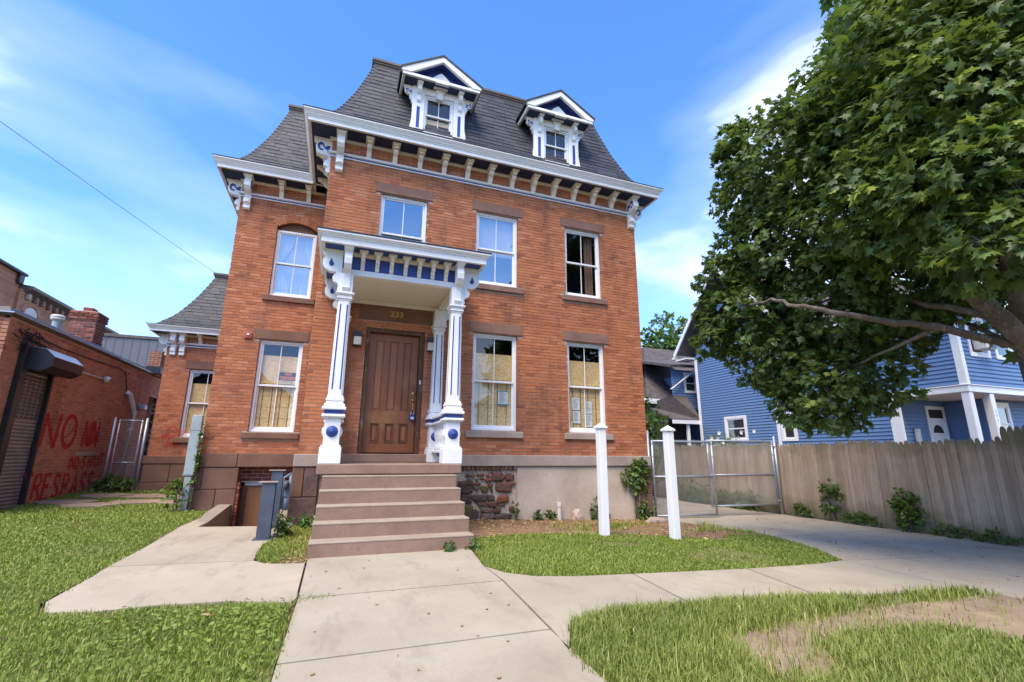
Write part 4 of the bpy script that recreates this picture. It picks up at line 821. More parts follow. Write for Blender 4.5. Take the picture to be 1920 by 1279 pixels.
def column(x, y, half, name):
    hy = lambda w: (y-w/2, y+(w/2 if not half else .12))
    def bx(mb, w, z0, z1, c=.006): a, b = hy(w); return mb.box(x-w/2, x+w/2, a, b, z0, z1, c)
    sh = MB(); wb, wt_ = .215, .185; a0, a1 = y-wb/2, y-wt_/2; yb = y+(wb/2 if not half else .1); ch = .03; n = 8
    def oct_(w, yy0, yy1, z): return [(x-w/2+ch, yy0, z), (x+w/2-ch, yy0, z), (x+w/2, yy0+ch, z), (x+w/2, yy1-ch, z), (x+w/2-ch, yy1, z), (x-w/2+ch, yy1, z), (x-w/2, yy1-ch, z), (x-w/2, yy0+ch, z)]
    b_, t_ = oct_(wb, a0, yb, 2.02), oct_(wt_, a1, y+(wt_/2 if not half else .1), SHAFT_Z)
    sh.add(b_+t_, [(i, (i+1) % n, n+(i+1) % n, n+i) for i in range(n)])
    c = part(name, sh, 'white_paint', HOUSE)
    for sx in (-1, 1):
        g_ = MB(); f0 = lambda z: (z-2.02)/(SHAFT_Z-2.02)
        for u in (-.048, .048):
            pass
        q = []
        for z in (2.12, SHAFT_Z-.06):
            k = f0(z); yy = a0+(a1-a0)*k-.0012; uu = sx*(.058-.008*k); q += [(x+uu-.0105, yy, z), (x+uu+.0105, yy, z)]
        g_.add(q, [(0, 1, 3, 2)]); part('blue_groove', g_, 'blue_paint', c)
        q = []
        for z in (2.12, SHAFT_Z-.06):
            k = f0(z); xx = x+sx*((wb+(wt_-wb)*k)/2+.0012); q += [(xx, y-.06, z), (xx, y-.044, z)]
        part('blue_groove', MB().add(q, [(0, 1, 3, 2)]), 'blue_paint', c)
    cp = MB(); bx(cp, .20, SHAFT_Z, SHAFT_Z+.03); bx(cp, .235, SHAFT_Z+.031, SHAFT_Z+.05); bx(cp, .215, SHAFT_Z+.051, SHAFT_Z+.09); bx(cp, .25, SHAFT_Z+.091, SHAFT_Z+.105); bx(cp, .275, SHAFT_Z+.106, SHAFT_Z+.135)
    part('capital', cp, 'white_paint', c); part('impost_block', bx(MB(), .21, SHAFT_Z+.136, 3.983), 'white_paint', c)
    bs_ = MB(); bx(bs_, .235, 1.985, 2.02); bx(bs_, .26, 1.945, 1.984); bx(bs_, .245, 1.905, 1.944); bx(bs_, .295, 1.86, 1.904); part('column_base', bs_, 'white_paint', c)
    pd = part('pedestal', bx(bx(bx(bx(MB(), .34, 1.812, 1.858, .01), .33, 1.705, 1.748, .01), .30, 1.69, 1.704), .225, 1.302, 1.689), 'white_paint', c)
    part('blue_band', bx(MB(), .272, 1.7485, 1.8115, .004), 'blue_paint', c); part('plinth', bx(bx(MB(), .305, 1.032, 1.272, .008), .275, 1.273, 1.301), 'white_paint', c)
    yf_ = y-.225/2
    if not half or True:
        rs = MB().lathe([(0, .05), (.012, .05), (.02, .042), (.03, .034), (.05, .036), (.062, .025), (.078, .012), (.084, 0)], lambda a, b, h: (x+a, yf_-h, 1.495+b), 24); part('rosette', rs, 'blue_paint', c, smooth=True)
        for sx in (-1, 1):
            if half: continue
            part('side_rosette', MB().lathe([(0, .034), (.03, .032), (.06, .022), (.078, 0)], lambda a, b, h: (x+sx*(.1125+h), y+a, 1.495+b), 20), 'white_paint', c, smooth=True)
    return c
column(.53, -1.505, False, 'porch_column'); column(2.347, -1.505, False, 'porch_column'); column(.53, -.13, True, 'porch_pilaster'); column(2.33, -.13, True, 'porch_pilaster')
for x in (.53, 2.34):
    rl = part('side_rail', MB().box(x-.10, x+.10, -1.39, -.245, 1.812, 1.855, .01).box(x-.09, x+.09, -1.39, -.245, 1.705, 1.748, .01).box(x-.08, x+.08, -1.39, -.245, 1.20, 1.24, .008), 'white_paint', HOUSE)
    part('blue_band', MB().box(x-.07, x+.07, -1.385, -.245, 1.7485, 1.8115), 'blue_paint', rl); part('foot_block', MB().box(x-.065, x+.065, -.95, -.72, 1.14, 1.199, .006), 'blue_paint', rl)
    for k in range(7):
        y = -1.28+k*.155; part('baluster', MB().lathe([(.0, 1.705), (.038, 1.705), (.038, 1.67), (.022, 1.65), (.045, 1.57), (.05, 1.5), (.03, 1.42), (.022, 1.36), (.04, 1.33), (.04, 1.24), (0, 1.24)], lambda a, b, h: (x+a, y+b, h), 10), 'white_paint', rl, smooth=True)
# ---------------- dormers
def dormer(c):
    y0 = .02
    d = part('dormer', MB().box(c-.57, c+.57, y0+.135, 1.4, 7.9, 9.33).box(c-.57, c-.34, y0+.09, y0+.134, 7.9, 9.33).box(c+.34, c+.57, y0+.09, y0+.134, 7.9, 9.33), 'slate', HOUSE)
    fr = MB()
    for s in (-1, 1): fr.box(*(sorted((c+s*.60, c+s*.335))), y0, y0+.09, 8.06, 9.33, .006)
    fr.box(c-.335, c+.335, y0, y0+.09, 9.105, 9.33, .004); fr.box(c-.335, c+.335, y0-.03, y0+.09, 8.04, 8.125, .006)
    for s in (-1, 1): fr.add([(c+s*.60, y0+.002, 8.06), (c+s*.66, y0+.002, 8.02), (c+s*.60, y0+.002, 8.45), (c+s*.60, y0+.085, 8.06), (c+s*.66, y0+.085, 8.02), (c+s*.60, y0+.085, 8.45)], [(0, 1, 2), (3, 4, 5), (0, 1, 4, 3), (1, 2, 5, 4)])
    part('casing', fr, 'white_paint', d)
    window(d_house(d), (c-.335, c+.335, 8.125, 9.105), y0+.035, back='none', lintel=False, sill=False, cas=.04, room=False)
    if c < 3: part('plywood_sheet', MB().box(c-.26, c+.26, y0+.123, y0+.128, 8.12, 8.56), 'plywood', d)
    part('room', MB().add([(c-.33, y0+.130, 8.05), (c+.33, y0+.130, 8.05), (c+.33, y0+.130, 9.15), (c-.33, y0+.130, 9.15)], [(0, 1, 2, 3)]), 'dark_room', d)
    for s in (-1, 1):
        part('blue_panel', MB().box(c+s*.468-.035, c+s*.468+.035, y0-.0035, y0+.01, 8.20, 8.74), 'blue_paint', d)
        part('dormer_bracket', DB_ME, None, d, loc=(c+s*.468, y0, 9.262)); part('side_bracket', DS_ME, None, d, loc=(c+s*.598, y0+.075, 9.262), rot=(0, 0, s*math.pi/2))
        [part('scroll', m_, None, d, loc=(c+s*.598, y0+.075, 9.262), rot=(0, 0, s*math.pi/2)) for m_ in DSC_ME]
    ky = MB().box(c-.075, c+.075, y0-.05, y0, 9.02, 9.20, .008).box(c-.10, c+.10, y0-.065, y0, 9.19, 9.25, .008); part('keystone', ky, 'white_paint', d)
    yf_ = -.26; hw = .875
    part('soffit', MB().box(c-hw+.02, c+hw-.02, yf_+.06, y0+.2, 9.272, 9.29), 'navy_paint', d)
    ch = MB()
    for s in (-1, 1): ch.box(*sorted((c+s*hw, c+s*.15)), yf_, yf_+.06, 9.262, 9.335, .006)
    ch.box(c-.15, c+.15, yf_-.012, yf_+.07, 9.235, 9.325, .006); part('pediment_chord', ch, 'white_paint', d)
    ap = 9.955; rk = MB(); e = hw+.03; zb = 9.336
    for s in (-1, 1): rk.prism([(c+s*e, zb), (c+s*e, zb+.065), (c, ap), (c, ap-.135), (c+s*(e-.20), zb)], lambda p, q, t: (p, t, q), yf_-.015, yf_+.055)
    part('rake_board', rk, 'white_paint', d)
    tp = MB().prism([(c-hw+.12, 9.29), (c+hw-.12, 9.29), (c, ap-.08)], lambda p, q, t: (p, t, q), y0-.03, y0+.05); part('tympanum', tp, 'blue_paint', d)
    un = MB()
    for s in (-1, 1): un.prism([(c+s*(e-.15), zb+.02), (c+s*(e-.15), zb+.05), (c, ap-.05), (c, ap-.11)], lambda p, q, t: (p, t, q), yf_+.056, y0-.03)
    part('gable_soffit', un, 'blue_paint', d)
    part('gable_panel', MB().prism([(c-.36, 9.33), (c-.15, 9.27), (c+.15, 9.27), (c+.36, 9.33), (c+.08, 9.60), (c, 9.66), (c-.08, 9.60)], lambda p, q, t: (p, t, q), y0-.12, y0-.031), 'white_paint', d)
    rf = MB(); e2 = e+.02
    for s in (-1, 1): rf.prism([(c+s*e2, zb+.045), (c+s*(e2+.005), zb+.085), (c, ap+.045), (c, ap+.001)], lambda p, q, t: (p, t, q), yf_-.035, 1.6)
    part('dormer_roof', rf, 'flashing', d)
    for s in (-1, 1): part('side_fascia', MB().box(*sorted((c+s*(hw-.005), c+s*(hw-.06))), yf_+.061, 1.0, 9.265, 9.36), 'white_paint', d)
    return d
def d_house(d): return HOUSE
DBP = [(0, -.40), (.03, -.40), (.05, -.36), (.035, -.32), (.04, -.24), (.09, -.22), (.14, -.17), (.15, -.10), (.13, -.06), (.17, -.045), (.17, 0), (0, 0)]
DB_ME = bracket_mesh(DBP, .085, (.125, .20, .0), mat='white_paint')
DSP = [(0, -.42), (.025, -.40), (.03, -.33), (.06, -.31), (.075, -.26), (.055, -.22), (.11, -.21), (.17, -.17), (.185, -.10), (.165, -.05), (.20, -.03), (.20, 0), (0, 0)]
DS_ME = bracket_mesh(DSP, .07, (.09, .21, .0), mat='white_paint')
DSC_ME = [MB().prism([(p*.55+.01, q*.55-.03) for p, q in SCROLL], lambda p, q, t: (t, -p, q), sx*.0353, sx*.038).mesh('scroll', 'blue_paint') for sx in (-1, 1)]
for c in (2.14, 5.085): dormer(c)
# ================================================================== NEIGHBOUR: BRICK GARAGE WITH ROLL-UP SHUTTER
GAR = thing('brick_garage', 'low brown brick building with roll-up shutter and red graffiti', 'building', (-8, 5, 0))
NX = -5.2; nb_pl = lambda u, d, z: (NX+d, u, z); SH = (2.43, 3.52, -.2, 2.76); ARCHD = (9.15, 9.85, .1, 2.95)
gw = part('wall', mortar(1.80, 12.0, -.2, 3.60, [SH, ARCHD], nb_pl), 'mortar_light', GAR)
def barch(zm):                                                     # blind arch above the bricked-up opening
    return None
rows = brick_rows(1.79, 12.0, .02, 3.56, [SH, ARCHD, (5.25, 6.44, 1.075, 1.175)], H=.0725, L=.215, m=.011, seed=43)
brick_wall(gw, rows, nb_pl, 'brick_brown', 220, seed=45)
part('front_wall', MB().box(-13, NX-.09, 1.80, 2.1, -.2, 3.60), 'brick_side_x', GAR); part('core', MB().box(-13, NX-.31, 2.1, 20, -.2, 3.58), 'brick_side', GAR)
part('stone_slab', MB().box(NX-.05, NX+.035, 5.25, 6.44, 1.08, 1.17, .008), 'stone_grey', gw)
am = MB(); rnd = random.Random(9)
for rr in (0.62, .74):
    for i in range(23):
        a0 = math.radians(90+(i-11.5)*(5.2 if rr < .7 else 4.6)); a1 = a0+math.radians(4.0); am.cv = rnd.uniform(.2, .9)
        P = [(NX+d, 5.86+r*math.cos(a), 2.72+r*.85*math.sin(a)) for d in (.0045, -.05) for a, r in ((a0, rr), (a1, rr), (a1, rr+.10), (a0, rr+.10))]
        am.add(P, [(0, 1, 2, 3), (0, 4, 5, 1), (1, 5, 6, 2), (2, 6, 7, 3), (3, 7, 4, 0)])
part('blind_arch', am, 'brick_brown', gw, kind='stuff')
part('alley_recess', MB().box(NX-.5, NX-.28, 9.1, 9.9, .1, 3.0), 'dark_room', gw)
cop = part('roof_coping', MB().sweep([(-13, 1.78), (NX, 1.78), (NX, 14)], [(-.4, 3.60), (.04, 3.60), (.06, 3.64), (.06, 3.665), (-.4, 3.72)]), 'coping_metal', GAR)
part('gutter_edge', MB().sweep([(-13, 1.78), (NX, 1.78), (NX, 14)], [(.061, 3.645), (.072, 3.645), (.072, 3.668), (.061, 3.668)]), 'silver_edge', cop)
part('flat_roof', MB().box(-13, NX-.35, 2.1, 20, 3.66, 3.70), 'coping_metal', GAR)
part('parapet_upstand', MB().sweep([(-13, 1.78), (NX, 1.78), (NX, 14)], [(-.36, 3.70), (-.02, 3.69), (-.10, 3.79), (-.36, 3.80)]), 'coping_metal', GAR)
sh = part('roller_shutter', MB().box(NX-.08, NX-.06, SH[0], SH[1], -.1, 2.75), 'black_metal', GAR)
def slat_mesh(slots):
    prof = [(0, 0), (.012, .008), (.018, .028), (.016, .05), (.004, .066), (0, .068)]
    mb = MB(); w = (SH[1]-SH[0])-.13
    mb.prism(prof, lambda p, q, t: (p, t, q), -w/2, w/2)
    return mb.mesh('slat', 'shutter_metal')
sl_me = slat_mesh(False); slot = MB()
for k in range(6): slot.box(.0185, .0215, -.47+k*.16, -.36+k*.16, .018, .044)
slot_me = slot.mesh('slot_row', 'dark_room')
for k in range(38):
    z = .03+k*.071; s_ = part('slat', sl_me, None, sh, loc=(NX-.05, (SH[0]+SH[1])/2, z))
    if 25 <= k <= 36: part('slot_row', slot_me, None, sh, loc=(NX-.05, (SH[0]+SH[1])/2, z))
part('guide_rail', MB().box(NX-.06, NX+.10, SH[0]-.16, SH[0]+.02, .0, 3.20, .008), 'black_metal', sh); part('guide_rail', MB().box(NX-.06, NX+.05, SH[1]-.06, SH[1]+.005, .0, 2.80, .006), 'black_metal', sh)
hp = [(0, 2.74), (.30, 2.70), (.47, 2.80), (.47, 2.98), (.30, 3.14), (0, 3.16)]
part('shutter_hood', MB().prism(hp, lambda p, q, t: (NX+.004+p, t, q), SH[0]-.02, SH[1]+.06), 'black_metal', sh)
part('hood_top_sheet', MB().prism([(.31, 3.141), (.475, 2.983), (.478, 2.988), (.312, 3.147), (0, 3.168), (0, 3.162)], lambda p, q, t: (NX+.004+p, t, q), SH[0]+.0, SH[1]+.05), 'silver_edge', sh)
# red spray lettering, strokes 3 mm proud of the brick
def stroke(mb, pts, w, x=NX+.0045):
    P = [Vector((p[0], p[1])) for p in pts]; L = []
    for i, p in enumerate(P):
        d = (P[min(i+1, len(P)-1)]-P[max(0, i-1)]).normalized(); nn = Vector((-d.y, d.x))*w/2; L.append((p+nn, p-nn))
    for (a, b), (c, d) in zip(L[:-1], L[1:]): mb.add([(x, a.x, a.y), (x, b.x, b.y), (x, d.x, d.y), (x, c.x, c.y)], [(0, 1, 2, 3)])
GL = {'N': [[(0, 0), (.05, 1)], [(.05, 1), (.75, 0)], [(.75, 0), (.85, 1)]], 'O': [[(.45+.42*math.cos(a), .5+.5*math.sin(a)) for a in np.linspace(0, 6.4, 18)]], 'A': [[(0, 0), (.45, 1), (.85, 0)], [(.15, .35), (.7, .35)]],
 'T': [[(.4, 0), (.4, 1)], [(0, 1), (.85, .98)]], 'R': [[(0, 0), (.05, 1), (.6, .95), (.7, .7), (.5, .5), (.05, .48)], [(.3, .5), (.8, 0)]], 'E': [[(.7, 1), (0, 1), (0, 0), (.75, 0)], [(0, .5), (.55, .5)]],
 'S': [[(.75, .85), (.5, 1), (.15, .9), (.1, .65), (.6, .4), (.7, .15), (.4, 0), (.0, .12)]], 'P': [[(0, 0), (.05, 1), (.6, .95), (.7, .7), (.5, .48), (.05, .45)]], 'H': [[(0, 0), (.05, 1)], [(.7, 0), (.75, 1)], [(0, .5), (.7, .5)]]}
rnd = random.Random(21); GRF = link('graffiti', None, GAR); GRF['label'] = 'red sprayed words NO, NO SHOT and TRESPASS across the brick'
def word(s, y0, z0, w, h, lw, drift=0):
    gf = MB()
    for i, chx in enumerate(s):
        for st_ in GL.get(chx, []):
            x_ = NX+.0045+rnd.uniform(0, .0012)
            for rep in range(2):
                j = rnd.uniform(-.03, .03); stroke(gf, [(y0+i*w+p*w*.86+j, z0+q*h+drift*i+j*.6+rnd.uniform(-.008, .008)) for p, q in st_], lw*1.3, x_+rep*.0006)
    part('sprayed_word', gf, 'red_spray', GRF, kind='stuff')
word('NO', 3.66, 1.27, .78, .70, .085, .03); word('NN', 5.42, 1.30, .40, .62, .08, .0); word('TRESPASS', 3.40, .22, .385, .50, .07, -.008); word('NO', 5.05, .80, .22, .26, .045); word('SHOT', 5.62, .78, .30, .30, .045, .02)
gf = MB(); stroke(gf, [(4.45, 1.42), (4.75, 1.6), (5.0, 1.85)], .05, NX+.0065); stroke(gf, [(5.5, 1.5), (6.2, 1.55)], .09, NX+.0068); stroke(gf, [(5.5, 1.4), (6.3, 1.45)], .09, NX+.0072)
part('sprayed_strokes', gf, 'red_spray', GRF, kind='stuff')
gf = MB()
for k in range(16):
    y0, z0 = -3.9+rnd.uniform(0, .5), 1.3+rnd.uniform(0, .55); q = [(y0, z0), (y0+.1, z0+.08), (y0+.2, z0-.02), (y0+.32, z0+.05)]
    P = [Vector(p) for p in q]
    for a, b in zip(P[:-1], P[1:]): gf.add([(a.x, AY-.0045-k*.0002, a.y-.03), (b.x, AY-.0045-k*.0002, b.y-.03), (b.x, AY-.0045-k*.0002, b.y+.03), (a.x, AY-.0045-k*.0002, a.y+.03)], [(0, 1, 2, 3)])
part('graffiti', gf, 'red_spray_faded', HOUSE, label='faded red spray paint scribble on the rear addition wall', kind='stuff')
# chimney on the garage roof
ch = part('chimney', MB().box(-6.98, -6.36, 7.62, 8.20, 3.6, 5.22), 'mortar_light', GAR)
rnd = random.Random(31); H = .083; nr = 11
for k in range(nr):
    z0 = 4.30+k*H; e = .03 if k >= nr-3 else .0; top = k == nr-1
    for (ux0, ux1, f) in ((-6.99-e, -6.35+e, 'y'), (7.61-e, 8.21+e, 'x')):
        L_ = .225; u = ux0-(L_/2 if k % 2 else 0)
        while u < ux1-.02:
            a, b = max(u, ux0)+.010, min(u+L_, ux1)-.010; u += L_
            if b-a < .04: continue
            m2 = MB(); m2.cv = rnd.random()
            if f == 'y': m2.box(a, b, 7.605-e, 7.70, z0, z0+H-.021)
            else: m2.box(-6.44, -6.345+e, a, b, z0, z0+H-.021)
            part('brick', m2, 'brick_chimney', ch)
part('chimney_cap', MB().box(-6.80, -6.55, 7.75, 8.05, 5.22, 5.36, .01), 'brick_chimney', ch); part('chimney_flashing', MB().box(-7.02, -6.32, 7.57, 8.24, 3.68, 4.285, .01), 'black_metal', ch)
part('flashing_tape', MB().box(-6.99, -6.52, 7.563, 7.569, 4.262, 4.284), 'silver_edge', ch)
c2 = part('chimney', MB().box(-5.36, -5.02, 9.0, 9.5, 3.6, 4.40, .01), 'brick_side_x', GAR); part('chimney_flashing', MB().box(-5.40, -4.98, 8.96, 9.54, 3.66, 3.90, .01), 'black_metal', c2)
vp = part('roof_vent', MB().lathe([(.0, 4.66), (.10, 4.66), (.105, 3.68), (0, 3.68)], lambda a, b, h: (-6.88+a, 6.8+b, h), 20), 'conduit', GAR, smooth=False)
part('vent_cap', MB().lathe([(0, 4.83), (.12, 4.825), (.155, 4.80), (.16, 4.765), (.15, 4.755), (.15, 4.70), (.11, 4.66), (0, 4.66)], lambda a, b, h: (-6.88+a, 6.8+b, h), 24), 'pvc_white', vp)
# things fixed to or standing at the garage wall
t = thing('security_camera', 'white round security camera on a conduit beside the shutter hood', 'camera', (NX, 5.75, 3.0))
part('conduit', MB().tube([(NX+.03, 4.3, 2.99), (NX+.03, 5.72, 3.01)], .014, 8), 'pvc_white', t); part('housing', MB().lathe([(0, .09), (.05, .085), (.08, .05), (.085, .0), (.06, -.06), (0, -.06)], lambda a, b, h: (NX+.07+h, 5.80+a, 3.0+b), 16), 'pvc_white', t, smooth=True); part('lens', MB().lathe([(0, .012), (.035, .01), (.04, 0)], lambda a, b, h: (NX+.155+h, 5.80+a, 2.985+b), 12), 'black_metal', t)
t = thing('drain_pipe', 'white plastic drain pipe with red painted foot on the garage wall', 'pipe', (NX+.12, 7.8, .3))
part('pipe', MB().tube([(NX+.02, 7.28, 2.86), (NX+.10, 7.34, 2.80), (NX+.12, 7.70, 2.42), (NX+.12, 7.80, 2.26), (NX+.12, 7.80, .62)], .062, 12), 'pvc_white', t, smooth=True)
part('painted_foot', MB().tube([(NX+.12, 7.80, .62), (NX+.12, 7.80, .22)], .063, 12), 'red_pipe_paint', t, smooth=True)
for z in (2.30, 1.83): part('pipe_collar', MB().tube([(NX+.12, 7.80, z-.035), (NX+.12, 7.80, z+.035)], .074, 12), 'pvc_white', t)
t = thing('flood_lamp', 'small grey flood lamp fixed high beside the drain pipe', 'lamp', (NX, 8.25, 2.5))
part('lamp_head', MB().box(NX+.06, NX+.24, 8.15, 8.42, 2.42, 2.58, .03), 'galvanised', t); part('bracket_arm', MB().tube([(NX, 8.28, 2.62), (NX+.14, 8.28, 2.56)], .02, 6), 'galvanised', t)
wm = MB(); rnd = random.Random(6)
for k in range(9):
    y = 1.9+rnd.uniform(0, .9); z = 3.4+rnd.uniform(-.1, .12); wm.tube([(NX+.03+rnd.uniform(0, .06), y+rnd.uniform(-.4, .5)*q, z-q*rnd.uniform(.05, .3)) for q in np.linspace(0, 1.6, 6)], .010, 5)
solo('cable_bundle', wm, 'cable_black', 'tangled black cables hanging at the garage corner above the shutter', 'cables')
solo('wall_cable', MB().tube([(NX+.02, 2.4, 3.42), (NX+.02, 3.6, 3.36), (NX+.02, 5.2, 3.38), (NX+.02, 6.6, 3.42), (NX+.02, 7.0, 3.36), (NX+.03, 7.25, 2.9)], .012, 5), 'cable_black', 'black cable sagging along the top of the garage wall', 'cable')
solo('thin_wire', MB().tube([(NX+.02, 7.05, 3.5), (NX+.02, 7.05, 2.2), (NX+.03, 6.95, 2.0)], .006, 4), 'wire_metal', 'thin pale wire hanging left of the drain pipe top', 'wire')
solo('thin_wire', MB().tube([(NX+.02, 8.3, 3.5), (NX+.02, 8.3, 2.6)], .006, 4), 'wire_metal', 'thin pale wire dropping to the flood lamp', 'wire')

# ================================================================== BUILDINGS BEHIND
TB = thing('tall_brick_building', 'taller orange brick building with arched window behind the garage', 'building', (-20, 20, 0))
part('wall', MB().box(-34, -13.0, 16.6, 34, 0, 8.15), 'brick_far', TB); part('front_wall', MB().box(-34, -13.1, 14.6, 16.6, 0, 8.72), 'brick_far_x', TB)
part('parapet_cap', MB().box(-34, -12.92, 14.5, 16.75, 8.72, 8.84, .02), 'flashing', TB); part('cap_bracket', MB().box(-13.09, -12.95, 16.3, 16.62, 8.3, 8.72, .03), 'flashing', TB)
ec = part('eaves', MB().sweep([(-12.99, 16.8), (-12.99, 34)][::-1], [(-.0, 8.05), (-.28, 8.22), (-.30, 8.34), (.3, 8.42), (.3, 8.1)]), 'ridge_metal', TB)
for k in range(18): part('corbel', MB().box(-12.99, -12.85, 17.0+k*.55, 17.18+k*.55, 7.78, 8.04, .01), 'brownstone_trim' if k else 'stone_grey', ec)
aw = part('arched_window', MB().prism([(17.15, 6.2)] + [(17.62+.47*math.cos(a), 7.22+.30*math.sin(a)) for a in np.linspace(math.pi, 0, 12)] + [(18.09, 6.2)], lambda p, q, t: (t, p, q), -12.998, -12.96), 'curtain', TB)
mb = MB()
for i in range(13): a0 = math.pi*i/13; a1 = math.pi*(i+.85)/13; mb.prism([(17.62+r*math.cos(a), 7.22+r*.7*math.sin(a)) for a, r in ((a0, .50), (a1, .50), (a1, .72), (a0, .72))], lambda p, q, t: (t, p, q), -12.998, -12.95)
part('arch_bricks', mb, 'brick_brown', aw, kind='stuff')
GB = thing('grey_building', 'plain grey metal-clad building standing behind the garage', 'building', (-9, 18, 0))
part('cladding', MB().box(-10.3, -2.0, 17.0, 24, 0, 6.40), 'grey_cladding', GB); part('roof_trim', MB().box(-10.36, -1.9, 16.94, 24, 6.36, 6.50, .01), 'ridge_metal', GB)
for k in range(24): part('cladding_seam', MB().box(-10.1+k*.33, -10.08+k*.33, 16.985, 17.0, 0, 6.36), 'grey_cladding', GB)
# overhead wire
pw = [Vector((-10.08, -7.1, 8.55)).lerp(Vector((-5.25, 24.4, 10.97)), k/16)-Vector((0, 0, .10*math.sin(math.pi*k/16))) for k in range(17)]
solo('overhead_wire', MB().tube(pw, .008, 5), 'cable_black', 'single thin overhead wire crossing the sky on the left', 'wire')

# ================================================================== BLUE HOUSE
BH = thing('blue_house', 'blue clapboard house with white trim and corner porch behind the fence', 'house', (20, 2, 0))
BX = 16.0
def siding(parent, u0, u1, z0, z1, place, holes=(), e=.112, name='siding_board'):
    z = z0
    while z < z1-.02:
        zt = min(z+e, z1); iv = [(u0, u1)]
        for h in holes:
            if h[2] < (z+zt)/2 < h[3]: iv = [w_ for a, b in iv for w_ in ((a, min(b, h[0])), (max(a, h[1]), b)) if w_[1]-w_[0] > .03]
        for a, b in iv:
            part(name, MB().add([place(a, .03, z), place(b, .03, z), place(b, .004, zt), place(a, .004, zt), place(a, 0, z), place(b, 0, z)], [(0, 1, 2, 3), (0, 4, 5, 1), (0, 3, 4), (1, 5, 2)]), 'siding_blue', parent)
        z += e
def plain_window(parent, pl, u0, u1, z0, z1, name='window', cas=.11):
    """white cased double-hung window on plane pl(u,d,z)"""
    def bx(mb, a, b, c, d, d0, d1):
        vs = [pl(a, d0, c), pl(b, d0, c), pl(b, d0, d), pl(a, d0, d), pl(a, d1, c), pl(b, d1, c), pl(b, d1, d), pl(a, d1, d)]
        return mb.add(vs, [(0, 1, 2, 3), (4, 5, 6, 7), (0, 1, 5, 4), (1, 2, 6, 5), (2, 3, 7, 6), (3, 0, 4, 7)])
    mb = MB(); bx(mb, u0, u0+cas, z0, z1, 0, .045); bx(mb, u1-cas, u1, z0, z1, 0, .045); bx(mb, u0+cas, u1-cas, z1-cas, z1, 0, .045); bx(mb, u0+cas, u1-cas, z0, z0+cas*.8, 0, .05)
    o = part(name, mb, 'white_vinyl', parent); a, b, c, d = u0+cas, u1-cas, z0+cas*.8, z1-cas; m = (c+d)/2; s = MB()
    for q, r, dd in ((m-.02, d, .03), (c, m+.02, .022)):
        w_ = .045; bx(s, a, a+w_, q, r, .0, dd); bx(s, b-w_, b, q, r, .0, dd); bx(s, a+w_, b-w_, r-w_, r, .0, dd); bx(s, a+w_, b-w_, q, q+w_, .0, dd)
    part('sash', s, 'white_vinyl', o)
    for q, r in ((m+.02, d-.045), (c+.045, m-.02)): part('pane', MB().add([pl(a+.045, .012, q), pl(b-.045, .012, q), pl(b-.045, .012, r), pl(a+.045, .012, r)], [(0, 1, 2, 3)]), 'window_glass', o)
    part('room', MB().add([pl(a, .006, c), pl(b, .006, c), pl(b, .006, d), pl(a, .006, d)], [(0, 1, 2, 3)]), 'dark_room', o)
    return o
bs_pl = lambda u, d, z: (BX-d, u, z); bf_pl = lambda u, d, z: (u, -1.75-d, z)
core = part('core', MB().box(BX+.01, 26, 0.02, 8.1, -.5, 5.55).box(BX+.01, 26, -1.74, .01, 3.02, 5.55), 'siding_blue', BH)
sw = part('side_wall', MB().box(BX+.0, BX+.009, .02, 8.1, -.4, 5.5), 'siding_blue', BH)
W1 = (5.49, 6.65, 1.78, 2.79); W2 = (3.30, 3.95, 1.72, 2.75); W3 = (3.15, 3.88, 4.10, 5.25)
siding(sw, .02, 8.1, -.2, 5.5, bs_pl, [W1, W2, W3])
siding(sw, -1.75, .02, 3.08, 5.25, bs_pl)
for w_ in (W1, W2, W3): plain_window(BH, bs_pl, *w_)
fw_ = part('front_wall', MB().box(BX+.02, 26, -1.748, -1.741, 3.05, 5.3), 'siding_blue', BH)
F1 = (16.42, 17.33, 3.84, 5.05); F2 = (17.60, 18.45, 3.84, 5.05); F3 = (18.9, 19.75, 3.84, 5.05)
siding(fw_, BX+.0, 24, 3.08, 5.3, bf_pl, [F1, F2, F3])
for w_ in (F1, F2, F3): plain_window(BH, bf_pl, *w_)
for b_ in ((BX-.04, BX+.10, -1.80, -1.62, 3.06, 5.3), (BX-.045, BX+.02, 7.98, 8.13, -.2, 5.5), (BX-.045, BX+.02, 4.0, 4.14, 3.2, 5.5), (BX-.045, BX+.02, 3.98, 4.12, -.2, 3.15), (BX-.06, BX+.03, -.10, .20, -.2, 2.86)): part('corner_board', MB().box(*b_, .008), 'white_vinyl', BH)
pb = part('porch_beam', MB().box(BX-.05, BX+.10, -1.80, .1, 2.86, 3.03, .01).box(BX+.101, 24, -1.80, -1.65, 2.86, 3.03, .01), 'white_vinyl', BH)
part('porch_ceiling', MB().box(BX+.1, 24, -1.64, .015, 2.87, 2.90), 'cream_paint', pb); part('sill_trim', MB().box(BX-.07, BX+.0, -1.83, .1, 3.032, 3.06, .006).box(BX, 24, -1.83, -1.75, 3.032, 3.06, .006), 'white_vinyl', pb)
for x in (15.97, 16.88): part('porch_post', MB().box(x-.0, x+.19, -1.78, -1.60, -.2, 2.858, .012), 'white_vinyl', BH)
part('post_number', text_mb('2\n4\n7', .13, lambda u, v, t: (16.975+u, -1.782, 2.35+v), 0, 3), 'ink', BH)
pf_pl = lambda u, d, z: (u, .01-d, z); pin = part('porch_wall', MB().box(BX+.1, 18.25, .012, .02, -.2, 2.86), 'siding_blue', BH)
PD = (17.25, 18.16, .2, 2.70); siding(pin, BX+.1, 18.25, .0, 2.86, pf_pl, [PD])
